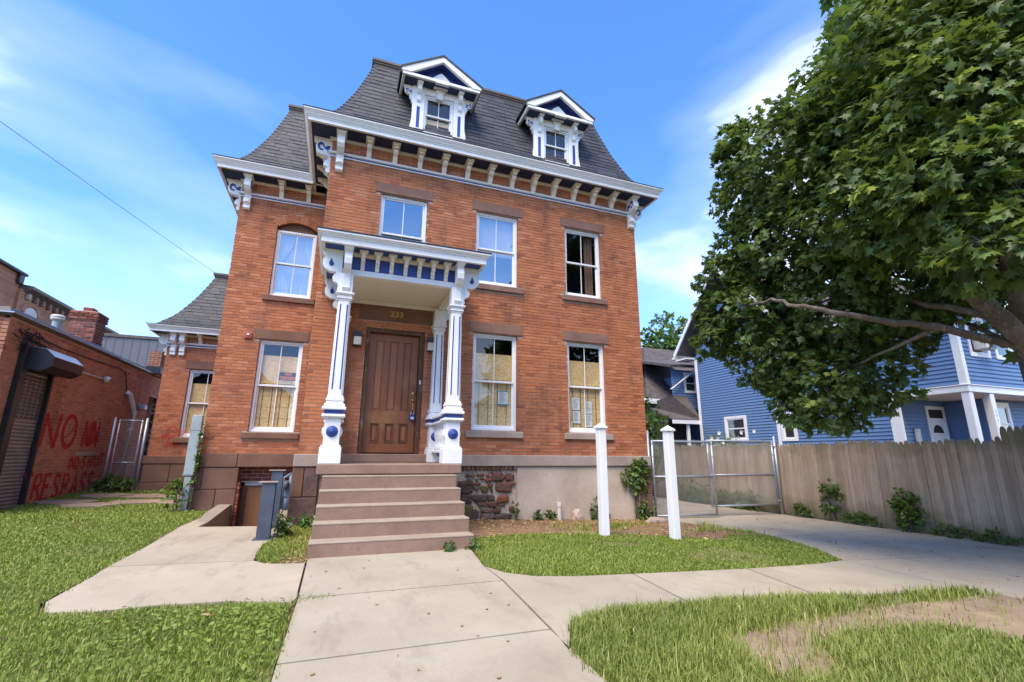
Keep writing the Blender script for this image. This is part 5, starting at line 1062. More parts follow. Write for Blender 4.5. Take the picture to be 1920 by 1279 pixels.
pd_ = part('porch_door', MB().box(17.25, 17.36, -.04, .01, .2, 2.70, .006).box(18.06, 18.16, -.04, .01, .2, 2.70, .006).box(17.36, 18.06, -.04, .01, 2.60, 2.70, .006).box(17.36, 18.06, -.035, .01, 2.26, 2.34, .006), 'white_vinyl', BH)
part('door_slab', MB().box(17.36, 18.06, -.015, .01, .25, 2.26), 'white_vinyl', pd_); part('transom', MB().box(17.36, 18.06, -.012, .01, 2.34, 2.60), 'dark_room', pd_)
part('fan_light', MB().prism([(17.71+.24*math.cos(a), 1.90+.24*math.sin(a)) for a in np.linspace(0, math.pi, 12)], lambda p, q, t: (p, t, q), -.019, -.015), 'dark_room', pd_); part('door_knob', MB().lathe([(0, .04), (.03, .04), (.03, 0)], lambda a, b, h: (17.48+a, -.015-h, 1.45+b), 10), 'silver_edge', pd_)
pr_pl = lambda u, d, z: (18.25-d, u, z); prw = part('porch_side_wall', MB().box(18.252, 18.4, -.95, .01, -.2, 2.86), 'siding_blue', BH); siding(prw, -.95, .01, .0, 2.86, pr_pl); 
f1_pl = lambda u, d, z: (u, -.95-d, z); FW = (18.5, 19.45, 1.55, 2.78); prf = part('porch_front_wall', MB().box(18.26, 24, -.948, -.8, -.2, 2.86), 'siding_blue', BH); siding(prf, 18.25, 24, .0, 2.86, f1_pl, [FW]); plain_window(BH, f1_pl, *FW)
part('meter_box', MB().box(16.55, 16.72, -.10, -.02, 1.0, 2.0, .01), 'pvc_white', BH)
# gable roof over the side wall and hip roof towards the front
def slab(mb, P, th=.12):
    P = [Vector(p) for p in P]; n = (P[1]-P[0]).cross(P[2]-P[0]).normalized(); n = n if n.z > 0 else -n; k = len(P)
    return mb.add([p for p in P]+[p+n*th for p in P], [list(range(k)), list(range(k, 2*k))]+[(i, (i+1) % k, k+(i+1) % k, k+i) for i in range(k)])
yr, zr = 5.9, 9.3; rf = MB()
slab(rf, [(BX-.5, 8.85, 5.85), (26, 8.85, 5.85), (26, yr, zr), (BX-.5, yr, zr)]); slab(rf, [(BX-.5, 2.95, 5.85), (26, 2.95, 5.85), (26, yr, zr), (BX-.5, yr, zr)])
rr_ = part('roof', rf, 'asphalt_shingle', BH); rk = MB()
rk.prism([(8.90, 5.68), (8.90, 5.90), (yr, zr+.12), (yr, zr-.12)], lambda p, q, t: (t, p, q), BX-.56, BX-.50); rk.prism([(2.90, 5.68), (2.90, 5.90), (yr, zr+.12), (yr, zr-.12)], lambda p, q, t: (t, p, q), BX-.56, BX-.50)
part('rake_board', rk, 'white_vinyl', rr_); part('gutter', MB().box(BX-.6, BX+.3, 8.86, 9.0, 5.62, 5.74, .02), 'pvc_white', rr_); part('eave_soffit', MB().box(BX-.5, BX+.2, 8.1, 8.86, 5.55, 5.60), 'white_vinyl', rr_)
gb = part('gable_wall', MB().prism([(8.1, 5.5), (3.6, 5.5), (yr, 8.5)], lambda p, q, t: (t, p, q), BX, BX+.1), 'siding_blue', BH)
z = 5.5
while z < 8.3:
    hw = (1-(z-5.5)/3.0)*2.25; part('siding_board', MB().add([(BX-.022, yr-hw, z), (BX-.022, yr+hw, z), (BX-.004, yr+hw-.08, z+.112), (BX-.004, yr-hw+.08, z+.112), (BX, yr-hw, z), (BX, yr+hw, z)], [(0, 1, 2, 3), (0, 4, 5, 1)]), 'siding_blue', gb); z += .112
rf2 = MB(); slab(rf2, [(BX-.35, -2.1, 5.32), (26, -2.1, 5.32), (26, 3.0, 7.4), (BX+2.6, 1.0, 6.9), (BX+2.6, 3.0, 7.4)]) if False else None
slab(rf2, [(BX-.35, -2.15, 5.30), (26, -2.15, 5.30), (26, 1.5, 7.6), (BX+2.9, 1.5, 7.6)]); slab(rf2, [(BX-.35, -2.15, 5.30), (BX+2.9, 1.5, 7.6), (BX+2.9, 3.5, 7.6), (BX-.35, 3.5, 5.30)])
pr2 = part('front_roof', rf2, 'asphalt_shingle', BH); part('eaves_board', MB().box(BX-.42, BX-.36, -2.2, 3.4, 5.14, 5.40, .01).box(BX-.36, 24, -2.22, -2.16, 5.14, 5.40, .01), 'white_vinyl', pr2)
part('eave_soffit', MB().box(BX-.36, 24, -2.15, -1.77, 5.25, 5.28).box(BX-.36, BX-.03, -1.76, 3.4, 5.25, 5.28), 'white_vinyl', pr2)
bh2 = part('bay_roof', slab(MB(), [(BX-.45, 2.2, 4.86), (BX-.45, 3.05, 4.86), (BX+.05, 3.05, 5.2), (BX+.05, 2.2, 5.2)], .06), 'asphalt_shingle', BH); part('bay_fascia', MB().box(BX-.5, BX, 2.2, 3.1, 4.70, 4.85, .01), 'white_vinyl', bh2)
# rear ell with low roof, dormer and back porch
re = part('rear_wall', MB().box(15.0, 26, 10.2, 16, -.4, 4.1), 'siding_blue', BH); siding(re, 15.0, 17.4, 0, 3.9, lambda u, d, z: (u, 10.2-d, z)); siding(re, 10.2, 16, 0, 3.9, lambda u, d, z: (15.0-d, u, z))
rrf = part('rear_roof', slab(slab(MB(), [(14.3, 9.7, 3.75), (26, 9.7, 3.75), (26, 13.3, 7.2), (16.9, 13.3, 7.2)]), [(14.3, 9.7, 3.75), (16.9, 13.3, 7.2), (16.9, 14.5, 7.2), (14.3, 16.5, 3.75)]), 'asphalt_shingle', BH)
part('eaves_board', MB().box(14.2, 17.2, 9.6, 9.68, 3.58, 3.82, .01).box(14.2, 14.28, 9.68, 16.5, 3.58, 3.82, .01), 'white_vinyl', rrf)
rd = part('rear_dormer', MB().box(16.3, 20, 9.0, 12, 3.3, 5.05), 'siding_blue', BH); plain_window(BH, lambda u, d, z: (u, 9.0-d, z), 16.0, 16.75, 4.1, 5.05, cas=.09); siding(rd, 15.3, 17.5, 3.4, 5.2, lambda u, d, z: (u, 9.01-d, z), [(16.0, 16.75, 4.1, 5.05)])
part('dormer_fascia', slab(MB(), [(15.0, 8.7, 4.2), (15.08, 8.7, 4.2), (16.9, 8.7, 5.55), (16.9, 8.7, 5.35)][:4], .1), 'white_vinyl', rd); part('dormer_roof', slab(MB(), [(15.0, 8.65, 5.22), (17.6, 8.65, 5.32), (17.6, 12, 6.2), (15.0, 12, 6.1)]), 'asphalt_shingle', rd)
bp_ = part('back_porch_roof', slab(MB(), [(14.5, 8.15, 2.72), (16.05, 8.15, 2.72), (16.05, 9.0, 3.9), (15.2, 9.0, 3.9), (14.5, 10.2, 3.5)], .08), 'asphalt_shingle', BH); part('porch_fascia', MB().box(14.5, 16.0, 8.10, 8.17, 2.56, 2.74, .01), 'white_vinyl', bp_)
part('porch_post', MB().box(15.35, 15.47, 8.2, 8.32, -.2, 2.56, .01), 'white_vinyl', bp_); part('porch_screen', MB().box(14.6, 16.0, 8.9, 8.95, -.2, 2.7), 'dark_room', bp_)
t = thing('air_conditioner', 'white window air conditioner in the upper front window of the blue house', 'air conditioner', (16.9, -1.9, 4.0))
part('casing', MB().box(16.64, 17.12, -2.05, -1.76, 4.02, 4.33, .02), 'pvc_white', t); part('grille', MB().box(16.80, 17.10, -2.058, -2.05, 4.05, 4.30), 'black_metal', t)

# ================================================================== WOODEN FENCE
FE = thing('wooden_fence', 'weathered grey stockade fence of dog-eared pickets along the driveway', 'fence', (11.1, -2, -.2))
FX = 11.12; rnd = random.Random(12); fy = 13.0; fvar = []
pk_cache = {}
def picket(w, h):
    key = (round(w, 2), round(h, 1), rnd.randrange(3))
    if key not in pk_cache:
        c = w*.28; mb = MB(); hw = w/2
        prof = [(-hw, 0), (hw, 0), (hw, h-.11), (hw*.72, h-.035), (hw*.25, h), (-hw*.25, h), (-hw*.72, h-.035), (-hw, h-.11)]
        mb.prism(prof, lambda p, q, t: (t+(.007 if abs(p) > hw*.9 and t < 0 else 0), p, q), -.012, .014); pk_cache[key] = mb.mesh('picket', 'fence_wood')
    return pk_cache[key]
while fy > -7.2:
    w_ = rnd.uniform(.083, .098); gap = rnd.uniform(.001, .004); fy -= w_+gap
    h = 1.70 if fy > -4.46 else 1.86
    if -4.52 < fy < -4.42: fy -= .0
    o = part('picket', picket(w_, h+rnd.choice((-.03, -.02, 0, 0, .02))), None, FE, loc=(FX+rnd.uniform(-.011, .011), fy+w_/2, -.20+rnd.uniform(-.02, .02)))
    o.rotation_euler = (rnd.uniform(-.003, .003), rnd.uniform(-.006, .006), rnd.uniform(-.03, .03))
for z in (.15, 1.25): part('rail', MB().box(FX+.02, FX+.10, -7.0, 13, z, z+.09), 'fence_wood', FE)
for y in list(np.arange(-7, 13, 2.4))+[-4.47]: part('fence_post', MB().box(FX+.02, FX+.12, y-.05, y+.05, -.6, 1.45), 'fence_wood', FE)

# ================================================================== CHAIN LINK GATES
def chain(mb, A, B, C_, n_dia=.055, r=.0028):
    """zig-zag mesh filling the parallelogram A, A+(B-A), A+(C-A)"""
    A, B, C_ = Vector(A), Vector(B), Vector(C_); U = B-A; V = C_-A; nu = max(2, int(U.length/n_dia)); nv = max(2, int(V.length/n_dia)); n = U.cross(V).normalized()
    for s in (0, 1):
        for k in range(-nv, nu+1):
            t0, t1 = max(0, -k), min(nv, nu-k)
            if t1 <= t0: continue
            if s == 0: a = A+U*((k+t0)/nu)+V*(t0/nv); b = A+U*((k+t1)/nu)+V*(t1/nv)
            else: a = A+U*((nu-k-t0)/nu)+V*(t0/nv); b = A+U*((nu-k-t1)/nu)+V*(t1/nv)
            if (b-a).length < .02: continue
            mb.tube([a+n*r*s, b+n*r*s], r, 3, False)
    return mb
def gate_leaf(name, label, P0, P1, zb, zt, zmid, r=.025, post=None):
    t = thing(name, label, 'gate', (P0[0], P0[1], zb), 'chain link gates') if False else thing(name, label, 'gate', (P0[0], P0[1], zb))
    a, b = Vector((*P0, 0)), Vector((*P1, 0)); Z = lambda v, z: (v.x, v.y, z)
    for v in (a, b): part('upright', MB().tube([Z(v, zb), Z(v, zt)], r, 10), 'galvanised', t, smooth=True)
    for z in (zb+.02, zmid, zt-.02): part('rail', MB().tube([Z(a, z), Z(b, z)], r*.85, 8), 'galvanised', t, smooth=True)
    part('wire_mesh', chain(MB(), Z(a, zb+.02), Z(b, zb+.02), Z(a, zt+.02)), 'wire_metal', t)
    ti = MB()
    for v in (a, b):
        for k in range(6): z = zb+.12+(zt-zb-.2)*k/5; ti.tube([Z(v, z), Z(v, z+.02)], r*1.25, 8)
    part('tie_band', ti, 'wire_metal', t); return t
gate_leaf('driveway_gate', 'near leaf of the chain link driveway gate beside the brick house corner', (7.34, .02), (8.90, -.12), -.13, 1.52, .72)
gate_leaf('driveway_gate', 'far leaf of the chain link driveway gate hinged at the fence', (10.90, -.02), (8.98, .10), .02, 1.56, .74)
part_post = lambda x, y, z0, z1, r, lab: None
t = thing('gate_post', 'galvanised gate post at the right corner of the brick house', 'post', (7.26, .05, -.2)); part('tube', MB().tube([(7.26, .06, -.3), (7.26, .06, 1.70)], .034, 12), 'galvanised', t, smooth=True); part('cap', MB().lathe([(0, .04), (.02, .035), (.036, .0), (0, 0)], lambda a, b, h: (7.26+a, .06+b, 1.70+h), 12), 'galvanised', t)
t = thing('gate_post', 'galvanised gate post standing against the wooden fence', 'post', (11.0, .2, -.2))
for y, x in ((.22, 11.34), (-.02, 11.18)): pass
part('tube', MB().tube([(11.0, -.02, -.3), (11.0, -.02, 1.64)], .034, 12), 'galvanised', t, smooth=True); part('cap', MB().lathe([(0, .04), (.02, .035), (.036, .0), (0, 0)], lambda a, b, h: (11.0+a, -.02+b, 1.64+h), 12), 'galvanised', t); part('hinge', MB().box(10.88, 11.01, -.05, .01, .1, .14, .01).box(10.88, 11.01, -.05, .01, 1.4, 1.44, .01), 'galvanised', t)
gate_leaf('side_gate', 'narrow chain link gate between the garage and the house addition', (-4.70, 5.9), (-4.215, 5.9), .28, 2.0, .92, r=.018)
for x, lab, tilt in ((-4.81, 'galvanised post of the side gate next to the garage wall', 0), (-4.12, 'galvanised post of the side gate at the house addition corner', 0)):
    t = thing('gate_post', lab, 'post', (x, 5.92, .2)); part('tube', MB().tube([(x, 5.92, .1), (x, 5.92, 2.03)], .032, 12), 'galvanised', t, smooth=True); part('cap', MB().lathe([(0, .03), (.02, .025), (.034, .0), (0, 0)], lambda a, b, h: (x+a, 5.92+b, 2.03+h), 12), 'galvanised', t)
t = None
# white vinyl posts
for (x, y, lab) in ((4.79, -2.06, 'white vinyl post in the grass nearer the front steps'), (5.82, -2.50, 'white vinyl post in the grass nearer the driveway')):
    z0 = gz(x, y); t = thing('white_post', lab, 'post', (x, y, z0), 'white posts on the front lawn')
    part('shaft', MB().box(x-.065, x+.065, y-.065, y+.065, z0-.1, z0+1.70, .006), 'vinyl_post', t); part('cap', MB().box(x-.088, x+.088, y-.088, y+.088, z0+1.701, z0+1.735, .006).add([(x-.08, y-.08, z0+1.735), (x+.08, y-.08, z0+1.735), (x+.08, y+.08, z0+1.735), (x-.08, y+.08, z0+1.735), (x, y, z0+1.80)], [(0, 1, 4), (1, 2, 4), (2, 3, 4), (3, 0, 4)]), 'vinyl_post', t)
# steel bollards, gas meter
for (x, y, h, lab) in ((-.235, -1.40, .775, 'dark blue steel bollard standing on the concrete walk'), (-.25, -.30, .90, 'dark blue steel bollard at the edge of the stair well')):
    t = thing('steel_bollard', lab, 'bollard', (x, y, 0), 'steel bollards by the stair well')
    part('channel', MB().box(x-.085, x-.075, y-.08, y+.08, .012, h).box(x-.0745, x+.085, y-.08, y-.068, .012, h).box(x-.0745, x+.085, y+.068, y+.08, .012, h), 'steel_blue', t); part('top_plate', MB().box(x-.13, x+.11, y-.10, y+.10, h, h+.012), 'stone_grey', t); part('base_plate', MB().box(x-.13, x+.13, y-.12, y+.12, .0125, .03, .004), 'steel_blue', t)
t = thing('gas_meter', 'blue grey gas meter with pipes beside the stair well', 'meter', (-.2, 1.0, .1))
part('meter_body', MB().lathe([(0, .12), (.11, .11), (.13, .06), (.13, -.06), (.11, -.11), (0, -.12)], lambda a, b, h: (-.16+a*.9, .75+h, .30+b), 18), 'meter_grey', t, smooth=True)
part('meter_face', MB().box(-.26, -.05, .62, .86, .40, .58, .02), 'meter_grey', t)
for k, (x, y) in enumerate(((-.24, .62), (-.12, .62), (-.06, .75))): part('pipe', MB().tube([(x, y, .2), (x, y, .74+.03*k), (x+.10, y+.10, .80+.02*k), (x+.2, y+.3, .80+.02*k)], .026, 8), 'meter_grey', t, smooth=True)
part('regulator', MB().lathe([(0, .04), (.07, .035), (.085, .0), (.07, -.035), (0, -.04)], lambda a, b, h: (-.18+h, .56+a, .62+b), 16), 'steel_blue', t, smooth=True)
solo('white_pipe_stub', MB().lathe([(0, .30), (.05, .30), (.052, .22), (.042, .21), (.042, -.1), (0, -.1)], lambda a, b, h: (4.93+a, -.10+b, -.05+h), 14), 'pvc_white', 'short white plastic pipe stub rising from the mulch at the wall', 'pipe')
def rock(name, c, s, lab, mat, seed):
    rr = random.Random(seed); bm = bmesh.new(); bmesh.ops.create_icosphere(bm, subdivisions=2, radius=1)
    for v in bm.verts: v.co = Vector((v.co.x*s[0], v.co.y*s[1], v.co.z*s[2]))*rr.uniform(.82, 1.1)+Vector(c)
    mb = MB(); mb.v = [tuple(v.co) for v in bm.verts]
    for f in bm.faces: mb.face([v.index for v in f.verts])
    bm.free(); return solo(name, mb, mat, lab, 'stone')
rock('rock', (7.02, -.42, -.15), (.26, .16, .09), 'pale flat rock at the house corner by the gate', 'stone_grey', 3); rock('rock', (5.35, -.10, -.03), (.13, .10, .16), 'grey broken stone leaning on the plaster foundation', 'plaster', 5); rock('rock', (6.0, -.12, -.06), (.10, .08, .10), 'small dark stone at the foot of the foundation', 'black_metal', 8); rock('rock', (2.75, -.45, .0), (.14, .08, .05), 'small dark brick lump on the mulch beside the steps', 'brownstone', 10)
t = thing('metal_conduit', 'pale grey metal conduit leaning at the wing corner', 'conduit', (-2.12, 2.2, .1)); part('upper_cover', MB().box(-2.20, -2.02, 2.20, 2.31, .72, 1.93, .01), 'conduit', t); part('lower_pipe', MB().box(-2.17, -2.05, 2.21, 2.30, .0, .70, .01), 'conduit', t); part('strap', MB().box(-2.215, -2.005, 2.195, 2.30, 1.62, 1.645).box(-2.215, -2.005, 2.195, 2.30, .74, .765), 'galvanised', t)
# lamps, alarm, lock box
for x, lab in ((.81, 'square wall lamp with black top left of the front door'), (2.20, 'square wall lamp with black top right of the front door')):
    t = thing('wall_lamp', lab, 'lamp', (x, -.05, 3.28), 'lamps beside the front door')
    part('lamp_shade', MB().box(x-.068, x+.068, -.12, -.014, 3.162, 3.325, .006), 'lamp_glass', t); part('cap', MB().box(x-.078, x+.078, -.13, -.004, 3.326, 3.42, .006), 'black_metal', t); part('base', MB().box(x-.072, x+.072, -.124, -.004, 3.145, 3.161, .004), 'black_metal', t); part('back_plate', MB().box(x-.075, x+.075, -.0135, -.003, 3.1615, 3.325), 'black_metal', t)
t = thing('fire_alarm', 'small red fire alarm strobe on the wing brick wall', 'alarm', (-1.43, WY-.04, 3.72)); part('housing', MB().box(-1.51, -1.36, WY-.05, WY-.003, 3.645, 3.79, .01), 'alarm_red', t); part('strobe', MB().box(-1.465, -1.405, WY-.075, WY-.051, 3.70, 3.75, .012), 'lamp_glass', t)
t = thing('key_lock_box', 'small dark blue key lock box hanging from the door handle', 'lock box', (1.93, .08, 1.86)); part('body', MB().box(1.885, 1.975, .075, .12, 1.80, 1.92, .01), 'blue_paint', t); part('shackle', MB().tube([(1.905, .097, 1.92), (1.905, .097, 1.975), (1.955, .097, 1.975), (1.955, .097, 1.92)], .007, 6), 'silver_edge', t); part('sticker', MB().box(1.897, 1.963, .072, .0745, 1.83, 1.87), 'paper', t)
# notices in the windows
def notice(x, z, w, h, y, lab, tape=False, seed=0):
    t = thing('paper_notice', lab, 'notice', (x, y, z), 'paper notices in the windows'); part('sheet', MB().box(x-w/2, x+w/2, y, y+.001, z-h/2, z+h/2), 'paper', t); rr = random.Random(seed); mb = MB()
    for k in range(int(h/.022)-2):
        zz = z+h/2-.03-k*.022; mb.box(x-w*.38, x-w*.38+w*.76*rr.uniform(.5, 1), y-.0012, y-.0004, zz-.003, zz+.003)
    part('printed_lines', mb, 'ink', t)
    if tape: part('tape', MB().box(x-w/2-.02, x+w/2+.02, y-.0032, y-.002, z+h/2-.012, z+h/2+.006).box(x-w/2-.02, x+w/2+.02, y-.0032, y-.002, z-h/2-.006, z-h/2+.012), 'tape_blue', t)
yn = YF+.0725
notice(3.79, 2.33, .215, .275, yn, 'white notice with blue tape in the middle lower window', True, 1); notice(5.50, 2.28, .185, .27, yn, 'upper left white notice in the right lower window', False, 2); notice(5.51, 1.99, .185, .27, yn, 'lower left white notice in the right lower window', False, 3)
notice(5.80, 2.21, .185, .27, yn, 'upper right white notice in the right lower window', False, 4); notice(5.80, 1.92, .185, .27, yn, 'lower right white notice in the right lower window', False, 5)
t = thing('warning_sign', 'orange and black no trespassing sign in the wing window', 'sign', (-.55, WY+.09, 2.8)); ys_ = WY+YF+.039
part('plate', MB().box(-.735, -.36, ys_, ys_+.002, 2.77, 2.955), 'sign_black', t); part('lower_strip', MB().box(-.735, -.36, ys_, ys_+.002, 2.685, 2.769), 'sign_cream', t)
part('lettering', text_mb('NO', .085, lambda u, v, tt: (-.548+u, ys_-.0015, 2.885+v), 0, 3, .004), 'sign_orange', t); part('lettering', text_mb('TRESPASSING', .082, lambda u, v, tt: (-.548+u*.70, ys_-.0015, 2.79+v*1.25), 0, 3, .003), 'sign_orange', t)
part('small_print', text_mb('VIOLATORS WILL\nBE PROSECUTED', .028, lambda u, v, tt: (-.548+u, ys_-.0015, 2.74+v), 0, 2), 'ink', t)
# flagstones across the side yard
for k, (x, y, a, b, r) in enumerate(((-4.6, 3.75, .55, .35, .2), (-4.25, 4.75, .6, .4, .5), (-3.5, 4.6, .55, .38, -.2), (-3.3, 3.6, .6, .36, .1), (-2.65, 4.35, .5, .36, .3), (-3.95, 3.2, .5, .3, -.1), (-2.6, 3.5, .4, .3, .1))):
    rr = random.Random(k); n = 8; P = [(x+a*math.cos(2*math.pi*i/n+r)*rr.uniform(.8, 1.08), y+b*math.sin(2*math.pi*i/n+r)*rr.uniform(.8, 1.08)) for i in range(n)]
    mb = MB().add([(p, q, gz(p, q)+.035) for p, q in P]+[(p, q, gz(p, q)-.02) for p, q in P], [list(range(n))]+[(i, (i+1) % n, n+(i+1) % n, n+i) for i in range(n)])
    solo('flagstone', mb, 'flagstone', ['brown flagstone nearest the roller shutter', 'brown flagstone against the garage wall below the word TRESPASS', 'brown flagstone in the middle of the side yard', 'brown flagstone at the front of the side yard row', 'brown flagstone nearest the addition foundation', 'small brown flagstone at the left front of the row', 'small brown flagstone nearest the wing conduit'][k], 'flagstone', 'flagstones in the side yard')
# ================================================================== VEGETATION
MAPLE = np.array([(0, 0), (.30, -.06), (.20, .12), (.53, .27), (.30, .40), (.35, .63), (.14, .58), (0, 1.02), (-.14, .58), (-.35, .63), (-.30, .40), (-.53, .27), (-.20, .12), (-.30, -.06), (0, .34)])
OVATE = np.array([(0, 0), (.26, .22), (.30, .50), (.14, .82), (0, 1), (-.14, .82), (-.30, .50), (-.26, .22), (0, .45)])
def unit(v): return v/np.maximum(np.linalg.norm(v, axis=1, keepdims=True), 1e-6)
def leaf_mesh(name, pos, Ld, Nd, size, shape, mat, var, fold=.14):
    n = len(pos); k = len(shape); L = unit(Ld); N = unit(Nd-(Nd*L).sum(1, keepdims=True)*L); S = np.cross(N, L)
    zf = -fold*np.abs(shape[:, 0])*1.6-.10*shape[:, 1]**2; zf[-1] += .03
    V = pos[:, None, :] + size[:, None, None]*(shape[None, :, 0, None]*S[:, None, :] + shape[None, :, 1, None]*L[:, None, :] + zf[None, :, None]*N[:, None, :])
    m = k-1; tri = np.array([(i, (i+1) % m, m) for i in range(m)]); F = (np.arange(n)[:, None, None]*k + tri[None]).reshape(-1, 3)
    return np_mesh(name, V.reshape(-1, 3), F, mat, np.repeat(var, m))
def lobe_leaves(c, r, n_twig, per, size, rng, squash=(1, 1, 1), droop=.45, inner=.72):
    d = unit(rng.normal(size=(n_twig, 3))); rad = r*(inner+(1.03-inner)*rng.random(n_twig)**.7)*(1+.13*np.sin(5*d[:, 0]+3*d[:, 1]*2+c[0])*np.cos(4*d[:, 2]+c[1]))
    tip = np.array(c)+d*rad[:, None]*np.array(squash); P = np.repeat(tip, per, 0); o = np.repeat(d, per, 0); n = len(P)
    az = rng.normal(size=(n, 3)); L = o*.55+az*.6+np.array([0, 0, -droop]); N = np.array([0, 0, .8])+o*.62+rng.normal(size=(n, 3))*.33
    pos = P+rng.normal(size=(n, 3))*r*.055+unit(L)*.0; sz = size*rng.uniform(.5, 1.2, n)*np.repeat(rng.uniform(.75, 1.2, n_twig), per); return pos, L, N, sz
LOBES = [(6.64, -3.55, 3.33, .68), (6.30, -3.35, 3.44, .37), (6.88, -3.72, 2.78, .59), (7.33, -4.18, 2.24, .73), (7.91, -4.45, 2.47, .68), (8.70, -4.57, 3.15, .50), (6.67, -3.72, 4.38, .54), (6.59, -4.03, 5.26, .61), (6.39, -4.18, 6.10, .39), (6.79, -4.33, 4.42, .78), (6.68, -4.69, 5.55, .89), (7.30, -5.36, 6.42, .80), (7.40, -5.86, 7.00, .80), (7.37, -4.51, 3.48, .88), (6.98, -5.23, 4.27, .87), (6.80, -5.85, 5.21, .96), (6.61, -6.48, 5.79, .94), (6.42, -6.17, 4.04, .78), (6.43, -6.78, 4.70, .84), (6.03, -6.75, 3.87, .58), (6.02, -6.96, 2.99, .41), (6.31, -7.05, 3.76, .60), (6.80, -7.02, 5.49, .85), (7.88, -5.18, 3.65, .83), (8.92, -5.29, 3.75, .5), (7.05, -5.05, 5.95, .62), (7.88, -7.24, 4.83, 1.42), (8.90, -6.95, 4.1, .95), (8.2, -6.95, 7.68, 1.45), (9.48, -7.43, 7.56, 2.19), (11.55, -6.94, 4.86, 2.22), (10.00, -7.40, 10.94, 2.79), (11.06, -5.36, 3.9, 1.11), (8.1, -5.95, 8.28, 1.05), (6.20, -3.55, 3.96, .40), (6.12, -3.99, 5.80, .26), (6.18, -3.30, 2.99, .31), (7.07, -3.98, 1.95, .38)]
TREE = thing('maple_tree', 'big dark green maple tree overhanging the driveway from the right', 'tree', (9.1, -5.95, -.2))
tk = MB(); tk.tube([(9.12, -5.98, -.3), (9.12, -5.97, .4), (9.10, -5.95, 1.2), (9.06, -5.95, 2.0), (8.95, -5.95, 2.5)], [.34, .27, .25, .25, .22], 14); part('trunk', tk, 'bark', TREE, smooth=True)
def wob(pts, k=3, amp=.03, seed=0):
    rr = random.Random(seed); out = []
    for a, b in zip(pts[:-1], pts[1:]):
        for i in range(k): t_ = i/k; out.append(Vector(a).lerp(Vector(b), t_)+Vector((rr.uniform(-amp, amp), rr.uniform(-amp, amp), rr.uniform(-amp, amp))))
    return out+[Vector(pts[-1])]
def limb(pts, r0, r1, seed, parent=TREE):
    P = wob(pts, 4, .02, seed); n = len(P); part('limb', MB().tube(P, [r0+(r1-r0)*(i/(n-1))**.8 for i in range(n)], 10), 'bark', parent, smooth=True)
limb([(9.06, -5.97, 1.75), (8.62, -6.10, 2.14), (8.21, -6.18, 2.39), (7.69, -6.19, 2.73), (7.32, -6.17, 2.98), (6.95, -6.07, 3.32), (6.78, -5.96, 3.54), (6.62, -5.72, 4.12), (6.6, -5.3, 4.9)], .165, .03, 1)
limb([(8.02, -6.16, 2.46), (7.79, -6.06, 2.51), (7.13, -5.86, 2.68), (6.53, -5.61, 2.75), (6.13, -5.33, 2.89), (5.87, -5.06, 3.03), (5.95, -4.68, 3.24), (6.3, -3.9, 3.4)], .062, .014, 2)
limb([(9.0, -5.96, 2.1), (8.5, -6.12, 2.62), (8.20, -6.18, 3.0), (8.04, -6.22, 3.63), (8.1, -6.3, 5.0), (8.2, -6.5, 7.0)], .18, .06, 3)
limb([(7.32, -6.17, 2.98), (7.2, -5.9, 3.9), (7.0, -5.8, 4.9), (6.8, -5.8, 5.6)], .06, .02, 4); limb([(7.69, -6.19, 2.73), (7.5, -5.4, 3.2), (7.3, -4.7, 3.4)], .05, .015, 5); limb([(8.05, -6.2, 3.7), (7.4, -6.4, 4.1), (6.5, -6.6, 4.2)], .05, .015, 6)
limb([(8.06, -6.25, 4.2), (8.8, -6.8, 5.5), (9.4, -7.3, 7.5)], .10, .03, 7); limb([(9.0, -6.0, 2.5), (9.8, -6.4, 3.6), (11.2, -6.9, 4.6)], .12, .03, 8); limb([(7.13, -5.86, 2.68), (7.3, -5.0, 2.5), (7.4, -4.3, 2.35)], .03, .01, 9); limb([(8.21, -6.18, 2.39), (8.5, -5.4, 3.0), (8.8, -4.8, 3.2)], .04, .012, 10)
acc = []; rng = np.random.default_rng(5); vv = []
for i, (x, y, z, r) in enumerate(LOBES):
    far = 26 <= i < 34; near = 15 <= i <= 22; dens = 9 if far else (40 if near else 46)
    n_tw = int(4*math.pi*r*r*dens); sz = .22 if far else (.122 if near else .106)
    a = lobe_leaves((x, y, z), r, n_tw, 8, sz, rng, inner=.62); acc.append(a); n = len(a[0])
    v = np.clip(np.repeat(rng.uniform(0, .6, n_tw), 8)+rng.normal(size=n)*.12, 0, .74)
    if 15 <= i <= 22: q = rng.random(n_tw) < .22; v = np.where(np.repeat(q, 8), rng.uniform(.75, 1.0, n), v)
    else: q = rng.random(n_tw) < .06; v = np.where(np.repeat(q, 8), rng.uniform(.75, .97, n), v)
    vv.append(v)
cat = [np.concatenate([a[k] for a in acc]) for k in range(4)]; vv = np.concatenate(vv)
part('crown', leaf_mesh('crown', *cat, MAPLE, 'maple_leaf', vv), None, TREE)
tw = MB(); rr = random.Random(3)                                     # twigs inside the crown
for (x, y, z, r) in LOBES[:27]:
    for k in range(7):
        d = Vector((rr.gauss(0, 1), rr.gauss(0, 1), rr.gauss(0, 1))).normalized(); tw.tube([(x, y, z), Vector((x, y, z))+d*r*.5+Vector((0, 0, .05)), Vector((x, y, z))+d*r*.95], [.018, .010, .004], 5)
part('twigs', tw, 'bark', TREE, kind='stuff')
